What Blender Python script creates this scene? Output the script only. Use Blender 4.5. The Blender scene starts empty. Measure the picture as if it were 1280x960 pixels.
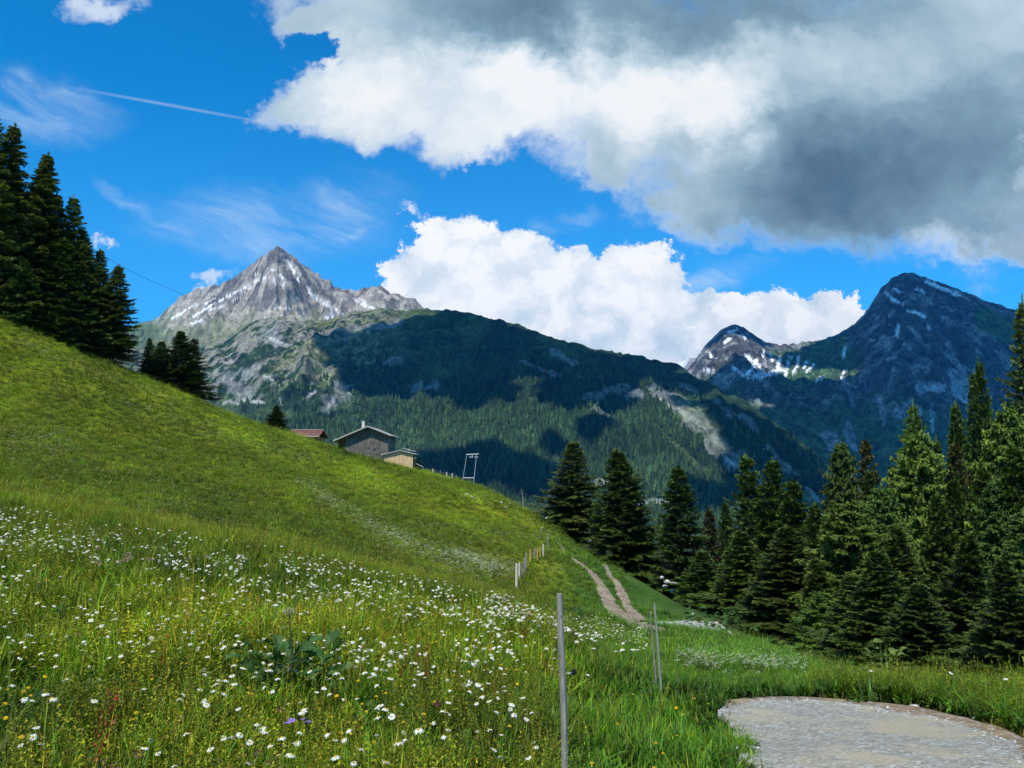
import bpy, math, random
import numpy as np
from mathutils import Vector, Matrix, Euler

# ------------------------------------------------------------------ camera, sky, sun
sc = bpy.context.scene
EYE = 1.6
PITCH = math.atan(0.11)
cp, sp = math.cos(PITCH), math.sin(PITCH)
cam_d = bpy.data.cameras.new("camera")
cam = bpy.data.objects.new("camera", cam_d)
sc.collection.objects.link(cam)
cam.location = (0, 0, EYE)
cam.rotation_euler = (math.pi / 2 + PITCH, 0, 0)
cam_d.sensor_width = 36.0
cam_d.lens = 36.0 * 1000 / 1280
cam_d.clip_start = 0.1
cam_d.clip_end = 60000
sc.camera = cam

SUN = Vector((-0.20, -0.52, 0.83)).normalized()
sun_d = bpy.data.lights.new("sun", 'SUN')
sun_d.energy = 4.6
sun_d.angle = math.radians(0.53)
sun_d.color = (1.0, 0.96, 0.88)
sun = bpy.data.objects.new("sun", sun_d)
sc.collection.objects.link(sun)
sun.rotation_euler = SUN.to_track_quat('Z', 'Y').to_euler()

sc.view_settings.view_transform = 'Standard'
sc.view_settings.look = 'None'
sc.view_settings.exposure = 0.0
sc.view_settings.gamma = 1.0
sc.cycles.use_denoising = True
sc.cycles.max_bounces = 5
sc.cycles.diffuse_bounces = 3
sc.cycles.glossy_bounces = 1
sc.cycles.transmission_bounces = 3
sc.cycles.transparent_max_bounces = 4
sc.cycles.volume_bounces = 0
sc.cycles.use_adaptive_sampling = True
sc.cycles.adaptive_threshold = 0.02
sc.cycles.caustics_reflective = False
sc.cycles.caustics_refractive = False


class NT:
    """small helper for building node trees"""
    def __init__(s, tree):
        s.t = tree; s.n = tree.nodes; s.l = tree.links
    def node(s, typ, **props):
        n = s.n.new(typ)
        for k, v in props.items():
            setattr(n, k, v)
        return n
    def put(s, sock, v):
        if hasattr(v, 'is_output') or isinstance(v, bpy.types.NodeSocket):
            s.l.new(v, sock)
        elif v is not None:
            try:
                sock.default_value = v
            except Exception:
                sock.default_value = (v[0], v[1], v[2], 1.0)
    def m(s, op, a, b=None, c=None, clamp=False):
        n = s.node('ShaderNodeMath', operation=op)
        n.use_clamp = clamp
        s.put(n.inputs[0], a)
        if b is not None: s.put(n.inputs[1], b)
        if c is not None: s.put(n.inputs[2], c)
        return n.outputs[0]
    def v(s, op, a, b=None, out=0):
        n = s.node('ShaderNodeVectorMath', operation=op)
        s.put(n.inputs[0], a)
        if b is not None: s.put(n.inputs[1], b)
        return n.outputs[out]
    def mix(s, f, a, b, blend='MIX'):
        n = s.node('ShaderNodeMix', data_type='RGBA', blend_type=blend)
        s.put(n.inputs[0], f)
        for sock, val in ((n.inputs[6], a), (n.inputs[7], b)):
            if isinstance(val, tuple) and len(val) == 3:
                val = (*val, 1.0)
            s.put(sock, val)
        return n.outputs[2]
    def noise(s, vec, scale, detail=4, rough=0.55, dist=0.0, dim='3D', out=0):
        n = s.node('ShaderNodeTexNoise', noise_dimensions=dim)
        if vec is not None: s.l.new(vec, n.inputs['Vector'])
        n.inputs['Scale'].default_value = scale
        n.inputs['Detail'].default_value = detail
        n.inputs['Roughness'].default_value = rough
        n.inputs['Distortion'].default_value = dist
        return n.outputs[out]
    def smooth(s, x, lo, hi, a=0.0, b=1.0):
        n = s.node('ShaderNodeMapRange', interpolation_type='SMOOTHSTEP')
        s.put(n.inputs[0], x)
        n.inputs[1].default_value = lo; n.inputs[2].default_value = hi
        n.inputs[3].default_value = a; n.inputs[4].default_value = b
        return n.outputs[0]
    def comb(s, x, y, z=0.0):
        n = s.node('ShaderNodeCombineXYZ')
        s.put(n.inputs[0], x); s.put(n.inputs[1], y); s.put(n.inputs[2], z)
        return n.outputs[0]


def gno(px, py):
    """direction of a photo point as (x/y, z/y)"""
    u = (px - 640) / 1000; v = (480 - py) / 1000
    k = cp - v * sp
    return u / k, (sp + v * cp) / k


def build_world():
    w = bpy.data.worlds.new("World")
    sc.world = w
    w.use_nodes = True
    w.cycles.sampling_method = 'MANUAL'
    w.cycles.sample_map_resolution = 512
    nt = NT(w.node_tree)
    nt.n.clear()
    sky = nt.node('ShaderNodeTexSky', sky_type='NISHITA')
    sky.sun_disc = False
    sky.sun_elevation = math.asin(SUN.z)
    sky.sun_rotation = math.atan2(SUN.x, SUN.y)
    sky.altitude = 1800
    sky.air_density = 1.0
    sky.dust_density = 0.3
    sky.ozone_density = 4.0
    S = 0.1
    tc = nt.node('ShaderNodeTexCoord')
    d = nt.v('NORMALIZE', tc.outputs['Generated'])
    sep = nt.node('ShaderNodeSeparateXYZ'); nt.l.new(d, sep.inputs[0])
    Y = nt.m('MAXIMUM', sep.outputs[1], 0.08)
    a = nt.m('DIVIDE', sep.outputs[0], Y)
    b = nt.m('DIVIDE', sep.outputs[2], Y)
    P = nt.comb(a, b)
    # warped coordinates give the ragged edges of the clouds
    n1 = nt.noise(P, 9.0, 9, 0.66, out=1)
    w1 = nt.v('MULTIPLY', nt.v('SUBTRACT', n1, (0.5, 0.5, 0.5)), (0.11, 0.10, 0))
    n2 = nt.noise(P, 36.0, 8, 0.72, out=1)
    w2 = nt.v('MULTIPLY', nt.v('SUBTRACT', n2, (0.5, 0.5, 0.5)), (0.040, 0.038, 0))
    PW = nt.v('ADD', nt.v('ADD', P, w1), w2)

    def blobs(vec, lst):
        acc = None
        for e in lst:
            cx, cy, rx, ry = e[:4]
            rot = e[4] if len(e) > 4 else 0
            A, B = gno(cx, cy)
            q = nt.v('SUBTRACT', vec, (A, B, 0))
            if rot:
                r = nt.node('ShaderNodeVectorRotate', rotation_type='Z_AXIS')
                nt.l.new(q, r.inputs['Vector'])
                r.inputs['Angle'].default_value = math.radians(rot)
                q = r.outputs[0]
            q = nt.v('MULTIPLY', q, (1000 / rx, 1000 / ry, 0))
            L = nt.v('LENGTH', q, out=1)
            f = nt.m('SUBTRACT', 1.0, L)
            acc = f if acc is None else nt.m('MAXIMUM', acc, f)
        return acc
    def soft(vec, lst):      # summed soft weights, for tones inside a cloud
        acc = None
        for cx, cy, rx, ry, wt in lst:
            A, B = gno(cx, cy)
            q = nt.v('MULTIPLY', nt.v('SUBTRACT', vec, (A, B, 0)), (1000 / rx, 1000 / ry, 0))
            L = nt.v('LENGTH', q, out=1)
            f = nt.m('MULTIPLY', nt.smooth(L, 0, 1, 1.0, 0.0), wt)
            acc = f if acc is None else nt.m('ADD', acc, f)
        return acc

    blue = nt.mix(1.0, sky.outputs[0], (0.075, 1.50, 2.15), 'MULTIPLY')
    # the blue pales towards the skyline
    pale = nt.smooth(b, 0.0, 0.55, 0.35, 0.0)
    col = nt.mix(pale, blue, (2.0, 5.2, 9.2))
    # cirrus veils
    rc = nt.node('ShaderNodeVectorRotate', rotation_type='Z_AXIS'); nt.l.new(nt.v('ADD', P, nt.v('MULTIPLY', w1, (.35, .35, 0))), rc.inputs['Vector']); rc.inputs['Angle'].default_value = math.radians(22)
    st = nt.noise(nt.v('MULTIPLY', rc.outputs[0], (2.2, 13.0, 0)), 2.0, 8, 0.6, 0.5)
    cir = blobs(nt.v('ADD', P, w1), [(165, 245, 75, 17, 33), (215, 285, 70, 26, 15), (330, 280, 210, 62, 4), (430, 290, 70, 20, -12),
                                     (700, 275, 75, 20, -14), (440, 245, 100, 50, 0), (40, 130, 150, 60, 10), (900, 345, 90, 26, -8)])
    cirm = nt.m('MULTIPLY', nt.smooth(cir, 0.0, 0.95), nt.smooth(st, 0.28, 0.85), clamp=True)
    col = nt.mix(nt.m('MULTIPLY', cirm, 0.72), col, (7.4, 9.0, 10.2))
    # contrail
    A0, B0 = gno(215, 132)
    r = nt.node('ShaderNodeVectorRotate', rotation_type='Z_AXIS')
    nt.l.new(nt.v('SUBTRACT', P, (A0, B0, 0)), r.inputs['Vector']); r.inputs['Angle'].default_value = math.radians(10.6)
    q = nt.v('LENGTH', nt.v('MULTIPLY', r.outputs[0], (1000 / 185, 1000 / 3.2, 0)), out=1)
    con = nt.smooth(q, 0.1, 1.0, 0.24, 0.0)
    col = nt.mix(con, col, (8.0, 9.0, 10.0))
    # small wisps
    sm = blobs(PW, [(125, 5, 62, 26, -8), (262, 340, 34, 13, -10), (252, 362, 22, 9, 0),
                    (132, 300, 18, 12, 0), (518, 262, 20, 9, 20)])
    col = nt.mix(nt.smooth(sm, 0.0, 0.75, 0.0, 0.75), col, (8.6, 9.3, 10.0))
    # high grey-white cloud at the upper right
    bigf = blobs(PW, [(400, 118, 95, 46, -20), (470, 78, 125, 100, 30), (480, 128, 120, 62, -10), (412, 34, 80, 44, 0),
                      (560, 100, 130, 100), (660, 90, 160, 120),
                      (600, 150, 100, 72, -10), (790, 90, 190, 165), (960, 120, 260, 205), (1190, 110, 260, 235),
                      (895, 235, 92, 84), (1040, 235, 190, 98), (1200, 245, 150, 92), (620, -40, 330, 150),
                      (760, 190, 62, 60), (1270, 300, 60, 30), (500, -80, 200, 120), (1000, -150, 700, 260)])
    hole = blobs(PW, [(610, 226, 80, 20), (395, 62, 40, 30)])
    bigf = nt.m('SUBTRACT', bigf, nt.m('MULTIPLY', nt.m('MAXIMUM', hole, 0.0), 1.1))
    bign = nt.noise(P, 14.0, 9, 0.68)
    bigf2 = nt.m('ADD', bigf, nt.m('MULTIPLY', nt.m('SUBTRACT', bign, 0.5), 0.75))
    bigm = nt.smooth(bigf2, -0.06, 0.42)
    tone = soft(nt.v('ADD', P, nt.v('MULTIPLY', w1, (1.9, 1.9, 0))), [
        (1090, 205, 420, 200, -0.34), (1110, 225, 280, 130, -0.12), (980, 270, 280, 100, -0.18), (840, -5, 520, 120, -0.44), (620, 20, 170, 70, -0.16), (1180, 170, 200, 120, -0.08),
        (1250, 120, 150, 150, -0.15), (905, 115, 130, 85, 0.46), (805, 130, 95, 110, 0.40), (670, 105, 170, 80, 0.50),
        (630, 170, 160, 75, 0.36), (460, 110, 150, 100, 0.45), (1285, 200, 40, 40, 0.35), (1200, 312, 110, 30, 0.16),
        (1000, 60, 170, 50, 0.10), (840, 290, 60, 50, 0.10), (980, 20, 90, 40, -0.1)])
    tn = nt.noise(nt.v('MULTIPLY', nt.v('ADD', P, nt.v('MULTIPLY', w1, (.7, .7, 0))), (1, 1.5, 0)), 6.0, 8, 0.58)
    tn2 = nt.noise(PW, 24.0, 5, 0.6)
    edge = nt.smooth(bigf2, 0.0, 0.42, 0.32, 0.0)
    tv = nt.m('ADD', nt.m('ADD', nt.m('ADD', tone, 0.60), nt.m('MULTIPLY', nt.m('SUBTRACT', tn, 0.5), 0.62)), edge)
    tv = nt.m('ADD', tv, nt.m('MULTIPLY', nt.m('SUBTRACT', tn2, 0.5), 0.12))
    ramp = nt.node('ShaderNodeValToRGB'); nt.l.new(tv, ramp.inputs[0])
    cr = ramp.color_ramp
    cr.elements[0].position = 0.0; cr.elements[0].color = (0.10, 0.175, 0.24, 1)
    cr.elements[1].position = 1.0; cr.elements[1].color = (0.98, 1.0, 1.0, 1)
    for p_, c_ in ((0.35, (0.26, 0.40, 0.49, 1)), (0.62, (0.52, 0.66, 0.74, 1)), (0.85, (0.82, 0.90, 0.94, 1))):
        e = cr.elements.new(p_); e.color = c_
    col = nt.mix(bigm, col, nt.v('SCALE', ramp.outputs[0]) if False else nt.mix(1.0, ramp.outputs[0], (10, 10, 10), 'MULTIPLY'))
    # bright cumulus standing behind the ridge
    vor = nt.node('ShaderNodeTexVoronoi', feature='SMOOTH_F1', voronoi_dimensions='2D')
    nt.l.new(PW, vor.inputs['Vector']); vor.inputs['Scale'].default_value = 24.0
    vor.inputs['Smoothness'].default_value = 0.35
    puff = nt.m('SUBTRACT', 0.5, vor.outputs['Distance'])
    cuf = blobs(PW, [(572, 318, 62, 66), (530, 365, 62, 62), (640, 335, 78, 58), (700, 350, 66, 50), (600, 390, 130, 80),
                     (735, 395, 110, 70), (800, 350, 62, 58), (830, 395, 70, 58), (790, 430, 130, 60), (910, 408, 66, 44),
                     (880, 372, 26, 20), (985, 405, 55, 36), (1042, 392, 42, 30), (960, 435, 110, 40), (1060, 420, 60, 40)])
    cuf = nt.m('ADD', cuf, nt.m('MULTIPLY', puff, 0.16))
    cum = nt.smooth(cuf, 0.0, 0.13)
    sh = soft(P, [(850, 405, 95, 45, 0.75), (760, 420, 130, 50, 0.35), (930, 440, 130, 34, 0.9), (1040, 425, 70, 28, 0.6),
                  (640, 400, 70, 40, 0.35), (700, 440, 200, 40, 0.5)])
    shn = nt.noise(PW, 15.0, 9, 0.66)
    shv = nt.m('ADD', nt.m('ADD', nt.m('MULTIPLY', sh, 0.6), nt.m('MULTIPLY', nt.m('SUBTRACT', vor.outputs['Distance'], 0.35), 1.1)), nt.m('MULTIPLY', nt.m('SUBTRACT', shn, 0.45), 2.6), clamp=True)
    cc = nt.mix(shv, (10.9, 11.0, 11.0), (6.4, 7.8, 8.8))
    col = nt.mix(cum, col, cc)
    # broken cloud in the rest of the sky
    far = nt.noise(d, 2.2, 7, 0.6)
    out_m = nt.m('MULTIPLY', nt.smooth(far, 0.53, 0.66),
                 nt.m('MAXIMUM', nt.smooth(b, 0.70, 1.1), nt.smooth(sep.outputs[1], 0.45, 0.2)))
    up = nt.smooth(sep.outputs[2], 0.0, 0.1)
    col = nt.mix(nt.m('MULTIPLY', out_m, up), col, (7.2, 7.9, 8.6))
    bg = nt.node('ShaderNodeBackground')
    nt.l.new(col, bg.inputs[0]); bg.inputs[1].default_value = S
    out = nt.node('ShaderNodeOutputWorld')
    nt.l.new(bg.outputs[0], out.inputs[0])


build_world()

# ------------------------------------------------------------------ helpers
COL = sc.collection
rng = np.random.default_rng(7)
random.seed(7)


def ray(px, py):
    a, b = gno(px, py)
    return a, b            # point at depth d: (a*d, d, EYE + b*d)


def pt(px, py, d):
    a, b = gno(px, py)
    return np.array((a * d, d, EYE + b * d))


def hit1(px, py, dmin=2.5):
    for _ in range(60):
        x, y, z, ok = hits(px, py, 0.0, dmin)
        if ok[0] and y[0] > dmin * 1.02: return x, y, z, ok
        py += 1.5
    return x, y, z, ok


def proj(x, y, z):
    """photo pixel of world points"""
    zz = z - EYE
    f = y * cp + zz * sp
    up = zz * cp - y * sp
    f = np.where(f < 0.05, 0.05, f)
    return 640 + 1000 * x / f, 480 - 1000 * up / f


def _h(ix, iy, seed):
    h = (ix.astype(np.int64) * 374761393 + iy.astype(np.int64) * 668265263 + seed * 1442695041) & 0xFFFFFFFF
    h = ((h ^ (h >> 13)) * 1274126177) & 0xFFFFFFFF
    return ((h ^ (h >> 16)) & 0xFFFF) / 65535.0


def vnoise(x, y, seed=0):
    x0 = np.floor(x); y0 = np.floor(y)
    fx = x - x0; fy = y - y0
    fx = fx * fx * fx * (fx * (fx * 6 - 15) + 10); fy = fy * fy * fy * (fy * (fy * 6 - 15) + 10)
    a = _h(x0, y0, seed); b = _h(x0 + 1, y0, seed); c = _h(x0, y0 + 1, seed); d = _h(x0 + 1, y0 + 1, seed)
    return (a * (1 - fx) + b * fx) * (1 - fy) + (c * (1 - fx) + d * fx) * fy


def fbm(x, y, oct=5, seed=0, gain=0.5):
    s = 0; a = 1; t = 0
    for i in range(oct):
        s = s + a * vnoise(x, y, seed + i * 17); t += a
        a *= gain
        x, y = x * 1.62 - y * 1.18 + 3.1, x * 1.18 + y * 1.62 - 7.7
    return s / t


def ridged(x, y, oct=5, seed=0, gain=0.55):
    s = 0; a = 1; t = 0
    for i in range(oct):
        s = s + a * (1 - np.abs(2 * vnoise(x, y, seed + i * 17) - 1)); t += a
        a *= gain
        x, y = x * 1.62 - y * 1.18 + 3.1, x * 1.18 + y * 1.62 - 7.7
    return s / t


def sstep(x, a, b):
    t = np.clip((x - a) / (b - a), 0, 1)
    return t * t * (3 - 2 * t)


def mesh_np(name, V, F, mat=None, col=None, smooth=False, mats=None, midx=None):
    """mesh from numpy arrays; F is (n,3) or (n,4)"""
    me = bpy.data.meshes.new(name)
    V = np.asarray(V, dtype=np.float32); F = np.asarray(F, dtype=np.int32)
    k = F.shape[1]
    me.vertices.add(len(V)); me.vertices.foreach_set('co', V.ravel())
    me.loops.add(F.size); me.loops.foreach_set('vertex_index', F.ravel())
    me.polygons.add(len(F))
    me.polygons.foreach_set('loop_start', np.arange(0, F.size, k, dtype=np.int32))
    if midx is not None:
        me.polygons.foreach_set('material_index', np.asarray(midx, dtype=np.int32))
    if smooth:
        me.polygons.foreach_set('use_smooth', np.ones(len(F), dtype=bool))
    me.update(calc_edges=True)
    if col is not None:
        c = np.ones((len(V), 4), dtype=np.float32); c[:, :3] = col
        at = me.color_attributes.new('Col', 'FLOAT_COLOR', 'POINT')
        at.data.foreach_set('color', c.ravel())
    for m_ in (mats or ([mat] if mat else [])):
        me.materials.append(m_)
    return me


def link(name, me, parent=None, loc=None, rot=None, scale=None, **tags):
    o = bpy.data.objects.new(name, me)
    COL.objects.link(o)
    if parent is not None: o.parent = parent
    if loc is not None: o.location = loc
    if rot is not None: o.rotation_euler = rot
    if scale is not None: o.scale = (scale,) * 3 if isinstance(scale, (int, float)) else scale
    for k, v in tags.items():
        if v: o[k] = v
    return o


def empty(name, loc, rot=(0, 0, 0), **tags):
    o = link(name, None, None, loc, rot, **tags)
    o.empty_display_size = 0.2
    return o


class Geo:
    """collects simple shapes into one mesh"""
    def __init__(s): s.V = []; s.F = []; s.n = 0
    def add(s, V, F):
        s.V.extend([tuple(v) for v in V]); s.F.extend([tuple(i + s.n for i in f) for f in F]); s.n += len(V)
    def box(s, c, size, rot=None):
        hx, hy, hz = size[0] / 2, size[1] / 2, size[2] / 2
        V = [Vector((x, y, z)) for x in (-hx, hx) for y in (-hy, hy) for z in (-hz, hz)]
        if rot is not None:
            M = Euler(rot).to_matrix(); V = [M @ v for v in V]
        V = [v + Vector(c) for v in V]
        s.add(V, [(0, 1, 3, 2), (4, 6, 7, 5), (0, 4, 5, 1), (2, 3, 7, 6), (0, 2, 6, 4), (1, 5, 7, 3)])
    def tube(s, pts, rad, n=8, cap=True):
        pts = [Vector(p) for p in pts]
        rings = []
        for i, p in enumerate(pts):
            t = (pts[min(i + 1, len(pts) - 1)] - pts[max(i - 1, 0)]).normalized()
            u = t.cross(Vector((0, 0, 1)) if abs(t.z) < 0.9 else Vector((1, 0, 0))).normalized()
            w = t.cross(u)
            r = rad[i] if isinstance(rad, (list, tuple)) else rad
            rings.append([p + u * (r * math.cos(2 * math.pi * k / n)) + w * (r * math.sin(2 * math.pi * k / n)) for k in range(n)])
        V = [v for r_ in rings for v in r_]
        F = [(i * n + k, i * n + (k + 1) % n, (i + 1) * n + (k + 1) % n, (i + 1) * n + k)
             for i in range(len(pts) - 1) for k in range(n)]
        if cap:
            F.append(tuple(range(n))[::-1]); F.append(tuple((len(pts) - 1) * n + k for k in range(n)))
        s.add(V, F)
    def prism(s, poly, axis_from, axis_to):
        """poly of (x, z), swept in y"""
        n = len(poly)
        V = [(x, axis_from, z) for x, z in poly] + [(x, axis_to, z) for x, z in poly]
        F = [tuple(range(n)), tuple(range(2 * n - 1, n - 1, -1))] + [(k, k + n, (k + 1) % n + n, (k + 1) % n) for k in range(n)]
        s.add(V, F)
    def mesh(s, name, mat, smooth=False):
        me = bpy.data.meshes.new(name)
        me.from_pydata([tuple(v) for v in s.V], [], s.F)
        if smooth:
            me.polygons.foreach_set('use_smooth', np.ones(len(me.polygons), dtype=bool))
        me.materials.append(mat)
        me.update()
        return me


# ------------------------------------------------------------------ materials
def new_mat(name):
    m = bpy.data.materials.new(name); m.use_nodes = True
    nt = NT(m.node_tree); nt.n.clear()
    out = nt.node('ShaderNodeOutputMaterial')
    return m, nt, out


def principled(nt, col, rough=0.8, spec=0.3, bump=None, metal=0.0):
    b = nt.node('ShaderNodeBsdfPrincipled')
    if isinstance(col, tuple): b.inputs['Base Color'].default_value = (*col, 1)
    else: nt.l.new(col, b.inputs['Base Color'])
    b.inputs['Roughness'].default_value = rough
    b.inputs['Specular IOR Level'].default_value = spec
    b.inputs['Metallic'].default_value = metal
    if bump is not None: nt.l.new(bump, b.inputs['Normal'])
    return b


def bump(nt, h, strength=0.5, dist=0.1):
    b = nt.node('ShaderNodeBump')
    nt.l.new(h, b.inputs['Height']); b.inputs['Strength'].default_value = strength; b.inputs['Distance'].default_value = dist
    return b.outputs[0]


def mat_plain(name, c, rough=0.7, spec=0.3, var=0.15, scale=8.0, metal=0.0):
    m, nt, out = new_mat(name)
    g = nt.node('ShaderNodeNewGeometry')
    n = nt.noise(g.outputs['Position'], scale, 5, 0.6)
    col = nt.mix(n, tuple(x * (1 - var * 1.5) for x in c), tuple(min(1, x * (1 + var * 1.5)) for x in c))
    b = principled(nt, col, rough, spec, bump(nt, n, 0.3, 0.02), metal)
    nt.l.new(b.outputs[0], out.inputs[0])
    return m


def mat_leaf(name, attr=True, base=(0.05, 0.1, 0.02), trans=0.35, var=0.35, inst=False, hue=0.03, obj_noise=0.0, tint=False, gloss=0.25):
    m, nt, out = new_mat(name)
    if attr:
        a = nt.node('ShaderNodeAttribute'); a.attribute_name = 'Col'; col = a.outputs['Color']
    else:
        rgb = nt.node('ShaderNodeRGB'); rgb.outputs[0].default_value = (*base, 1); col = rgb.outputs[0]
    oi = nt.node('ShaderNodeObjectInfo')
    v = nt.m('MULTIPLY_ADD', oi.outputs['Random'], var * 2, 1 - var)
    hs = nt.node('ShaderNodeHueSaturation')
    nt.l.new(col, hs.inputs['Color']); nt.l.new(v, hs.inputs['Value'])
    nt.l.new(nt.m('MULTIPLY_ADD', nt.m('FRACT', nt.m('MULTIPLY', oi.outputs['Random'], 7.31)), hue * 2, 0.5 - hue), hs.inputs['Hue'])
    col = hs.outputs[0]
    if tint:
        t = nt.node('ShaderNodeAttribute'); t.attribute_name = 'tint'; t.attribute_type = 'INSTANCER'
        col = nt.mix(1.0, col, t.outputs['Vector'], 'MULTIPLY')
    if obj_noise:
        tcn = nt.node('ShaderNodeTexCoord')
        n = nt.noise(tcn.outputs['Object'], 0.9, 3, 0.6)
        col = nt.mix(1.0, col, nt.mix(n, (1 - obj_noise,) * 3, (1 + obj_noise,) * 3), 'MULTIPLY')
    b = principled(nt, col, 0.5, gloss)
    tr = nt.node('ShaderNodeBsdfTranslucent')
    nt.l.new(nt.mix(1.0, col, (1.15, 1.2, 0.45), 'MULTIPLY'), tr.inputs[0])
    mx = nt.node('ShaderNodeMixShader'); mx.inputs[0].default_value = trans
    nt.l.new(b.outputs[0], mx.inputs[1]); nt.l.new(tr.outputs[0], mx.inputs[2])
    nt.l.new(mx.outputs[0], out.inputs[0])
    return m


M_leaf = mat_leaf('grass_blades', tint=True, var=0.6, trans=0.26)
M_needle = mat_leaf('conifer_needles', trans=0.22, var=0.18, hue=0.015, obj_noise=0.25, gloss=0.15)
M_forest = mat_leaf('distant_conifers', trans=0.1, var=0.5, hue=0.02, gloss=0.1, tint=True)
M_herb = mat_leaf('herb_leaves', trans=0.3, var=0.12, hue=0.01, obj_noise=0.2)
M_petal = mat_leaf('flower_parts', trans=0.25, var=0.06, hue=0.0, gloss=0.2)


def mat_ground():
    m, nt, out = new_mat('meadow_turf')
    g = nt.node('ShaderNodeNewGeometry')
    P = g.outputs['Position']
    a = nt.node('ShaderNodeAttribute'); a.attribute_name = 'Col'
    n1 = nt.noise(P, 0.18, 6, 0.6)
    n2 = nt.noise(P, 3.0, 6, 0.65)
    n3 = nt.noise(P, 22.0, 3, 0.6)
    c = nt.mix(nt.smooth(n1, 0.35, 0.65), (0.78, 0.88, 0.7), (1.18, 1.08, 1.2))
    c = nt.mix(1.0, a.outputs['Color'], c, 'MULTIPLY')
    c = nt.mix(1.0, c, nt.mix(nt.smooth(n2, 0.3, 0.7), (0.68, 0.72, 0.7), (1.3, 1.22, 1.3)), 'MULTIPLY')
    h = nt.m('ADD', nt.m('MULTIPLY', n2, 0.7), nt.m('MULTIPLY', n3, 0.3))
    b = principled(nt, c, 0.9, 0.1, bump(nt, h, 0.7, 0.25))
    nt.l.new(b.outputs[0], out.inputs[0])
    return m


def mat_gravel(name, c1, c2, dust, scale=1.0):
    m, nt, out = new_mat(name)
    g = nt.node('ShaderNodeNewGeometry'); P = g.outputs['Position']
    v = nt.node('ShaderNodeTexVoronoi'); nt.l.new(P, v.inputs['Vector']); v.inputs['Scale'].default_value = 42 * scale
    v2 = nt.node('ShaderNodeTexVoronoi'); nt.l.new(P, v2.inputs['Vector']); v2.inputs['Scale'].default_value = 90 * scale
    big = nt.noise(P, 1.1, 5, 0.6, 0.4)
    mid = nt.noise(P, 9, 5, 0.65)
    c = nt.mix(v.outputs['Color'], c1, c2)
    grey = nt.node('ShaderNodeSeparateColor'); nt.l.new(v.outputs['Color'], grey.inputs[0])
    c = nt.mix(grey.outputs[0], c1, c2)
    c = nt.mix(nt.smooth(grey.outputs[1], 0.8, 0.95), c, (0.62, 0.62, 0.60))
    c = nt.mix(nt.smooth(mid, 0.35, 0.7, 0.0, 0.45), c, tuple(x * 0.62 for x in c1))
    c = nt.mix(nt.smooth(big, 0.48, 0.62, 0.0, 0.75), c, dust)
    h = nt.m('ADD', v.outputs['Distance'], nt.m('MULTIPLY', v2.outputs['Distance'], 0.5))
    b = principled(nt, c, 0.9, 0.15, bump(nt, h, 0.8, 0.02))
    nt.l.new(b.outputs[0], out.inputs[0])
    return m


def mat_wood(name, c1, c2, scale=(14, 14, 1.2), rough=0.8):
    m, nt, out = new_mat(name)
    tc = nt.node('ShaderNodeTexCoord')
    oi = nt.node('ShaderNodeObjectInfo')
    p = nt.v('ADD', nt.v('MULTIPLY', tc.outputs['Object'], scale), nt.comb(nt.m('MULTIPLY', oi.outputs['Random'], 40.0), 0.0, 0.0))
    n = nt.noise(p, 1.0, 6, 0.65, 0.4)
    c = nt.mix(nt.smooth(n, 0.3, 0.7), c1, c2)
    b = principled(nt, c, rough, 0.2, bump(nt, n, 0.5, 0.02))
    nt.l.new(b.outputs[0], out.inputs[0])
    return m


def mat_mountain(name, s1, s2, bstr=0.8, bd=12.0, stri=0.35):
    m, nt, out = new_mat(name)
    g = nt.node('ShaderNodeNewGeometry'); P = g.outputs['Position']
    a = nt.node('ShaderNodeAttribute'); a.attribute_name = 'Col'
    n1 = nt.noise(P, s1, 8, 0.68)
    n2 = nt.noise(nt.v('MULTIPLY', P, (1, 1, 0.35)), s2, 6, 0.7)
    k = nt.m('ADD', nt.m('MULTIPLY', n1, 0.5), nt.m('MULTIPLY', n2, 0.5))
    f = nt.mix(nt.smooth(k, 0.36, 0.64), (1 - stri,) * 3, (1 + stri,) * 3)
    c = nt.mix(1.0, a.outputs['Color'], f, 'MULTIPLY')
    b = principled(nt, c, 0.95, 0.05, bump(nt, k, bstr, bd))
    nt.l.new(b.outputs[0], out.inputs[0])
    return m


M_ground = mat_ground()
M_road = mat_gravel('road_gravel', (0.28, 0.26, 0.205), (0.50, 0.475, 0.39), (0.50, 0.42, 0.28))
M_pale = mat_gravel('pale_gravel', (0.38, 0.37, 0.33), (0.60, 0.58, 0.53), (0.55, 0.52, 0.45), 0.5)
M_track = mat_gravel('track_dirt', (0.17, 0.115, 0.065), (0.31, 0.235, 0.15), (0.36, 0.29, 0.19), 0.4)
M_verge = mat_gravel('verge_dirt', (0.20, 0.14, 0.085), (0.34, 0.25, 0.16), (0.38, 0.28, 0.15), 0.5)
M_bark = mat_wood('bark', (0.05, 0.04, 0.032), (0.14, 0.12, 0.10), (9, 9, 3))
M_post = mat_wood('weathered_wood', (0.17, 0.155, 0.125), (0.42, 0.39, 0.33), (90, 90, 7))
M_post2 = mat_wood('weathered_wood_green', (0.22, 0.24, 0.19), (0.40, 0.42, 0.34), (60, 60, 4))
M_postpale = mat_wood('pale_wood', (0.55, 0.50, 0.38), (0.75, 0.70, 0.56), (30, 30, 3))
M_postorange = mat_wood('orange_wood', (0.50, 0.27, 0.06), (0.68, 0.42, 0.14), (30, 30, 3))
M_postgrey = mat_wood('grey_wood', (0.20, 0.19, 0.16), (0.36, 0.33, 0.28), (30, 30, 3))
M_barn = mat_wood('barn_boards', (0.06, 0.052, 0.042), (0.25, 0.225, 0.195), (5, 5, 0.7))
M_barnbrown = mat_wood('brown_boards', (0.20, 0.10, 0.03), (0.34, 0.18, 0.06), (5, 5, 0.7))
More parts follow.
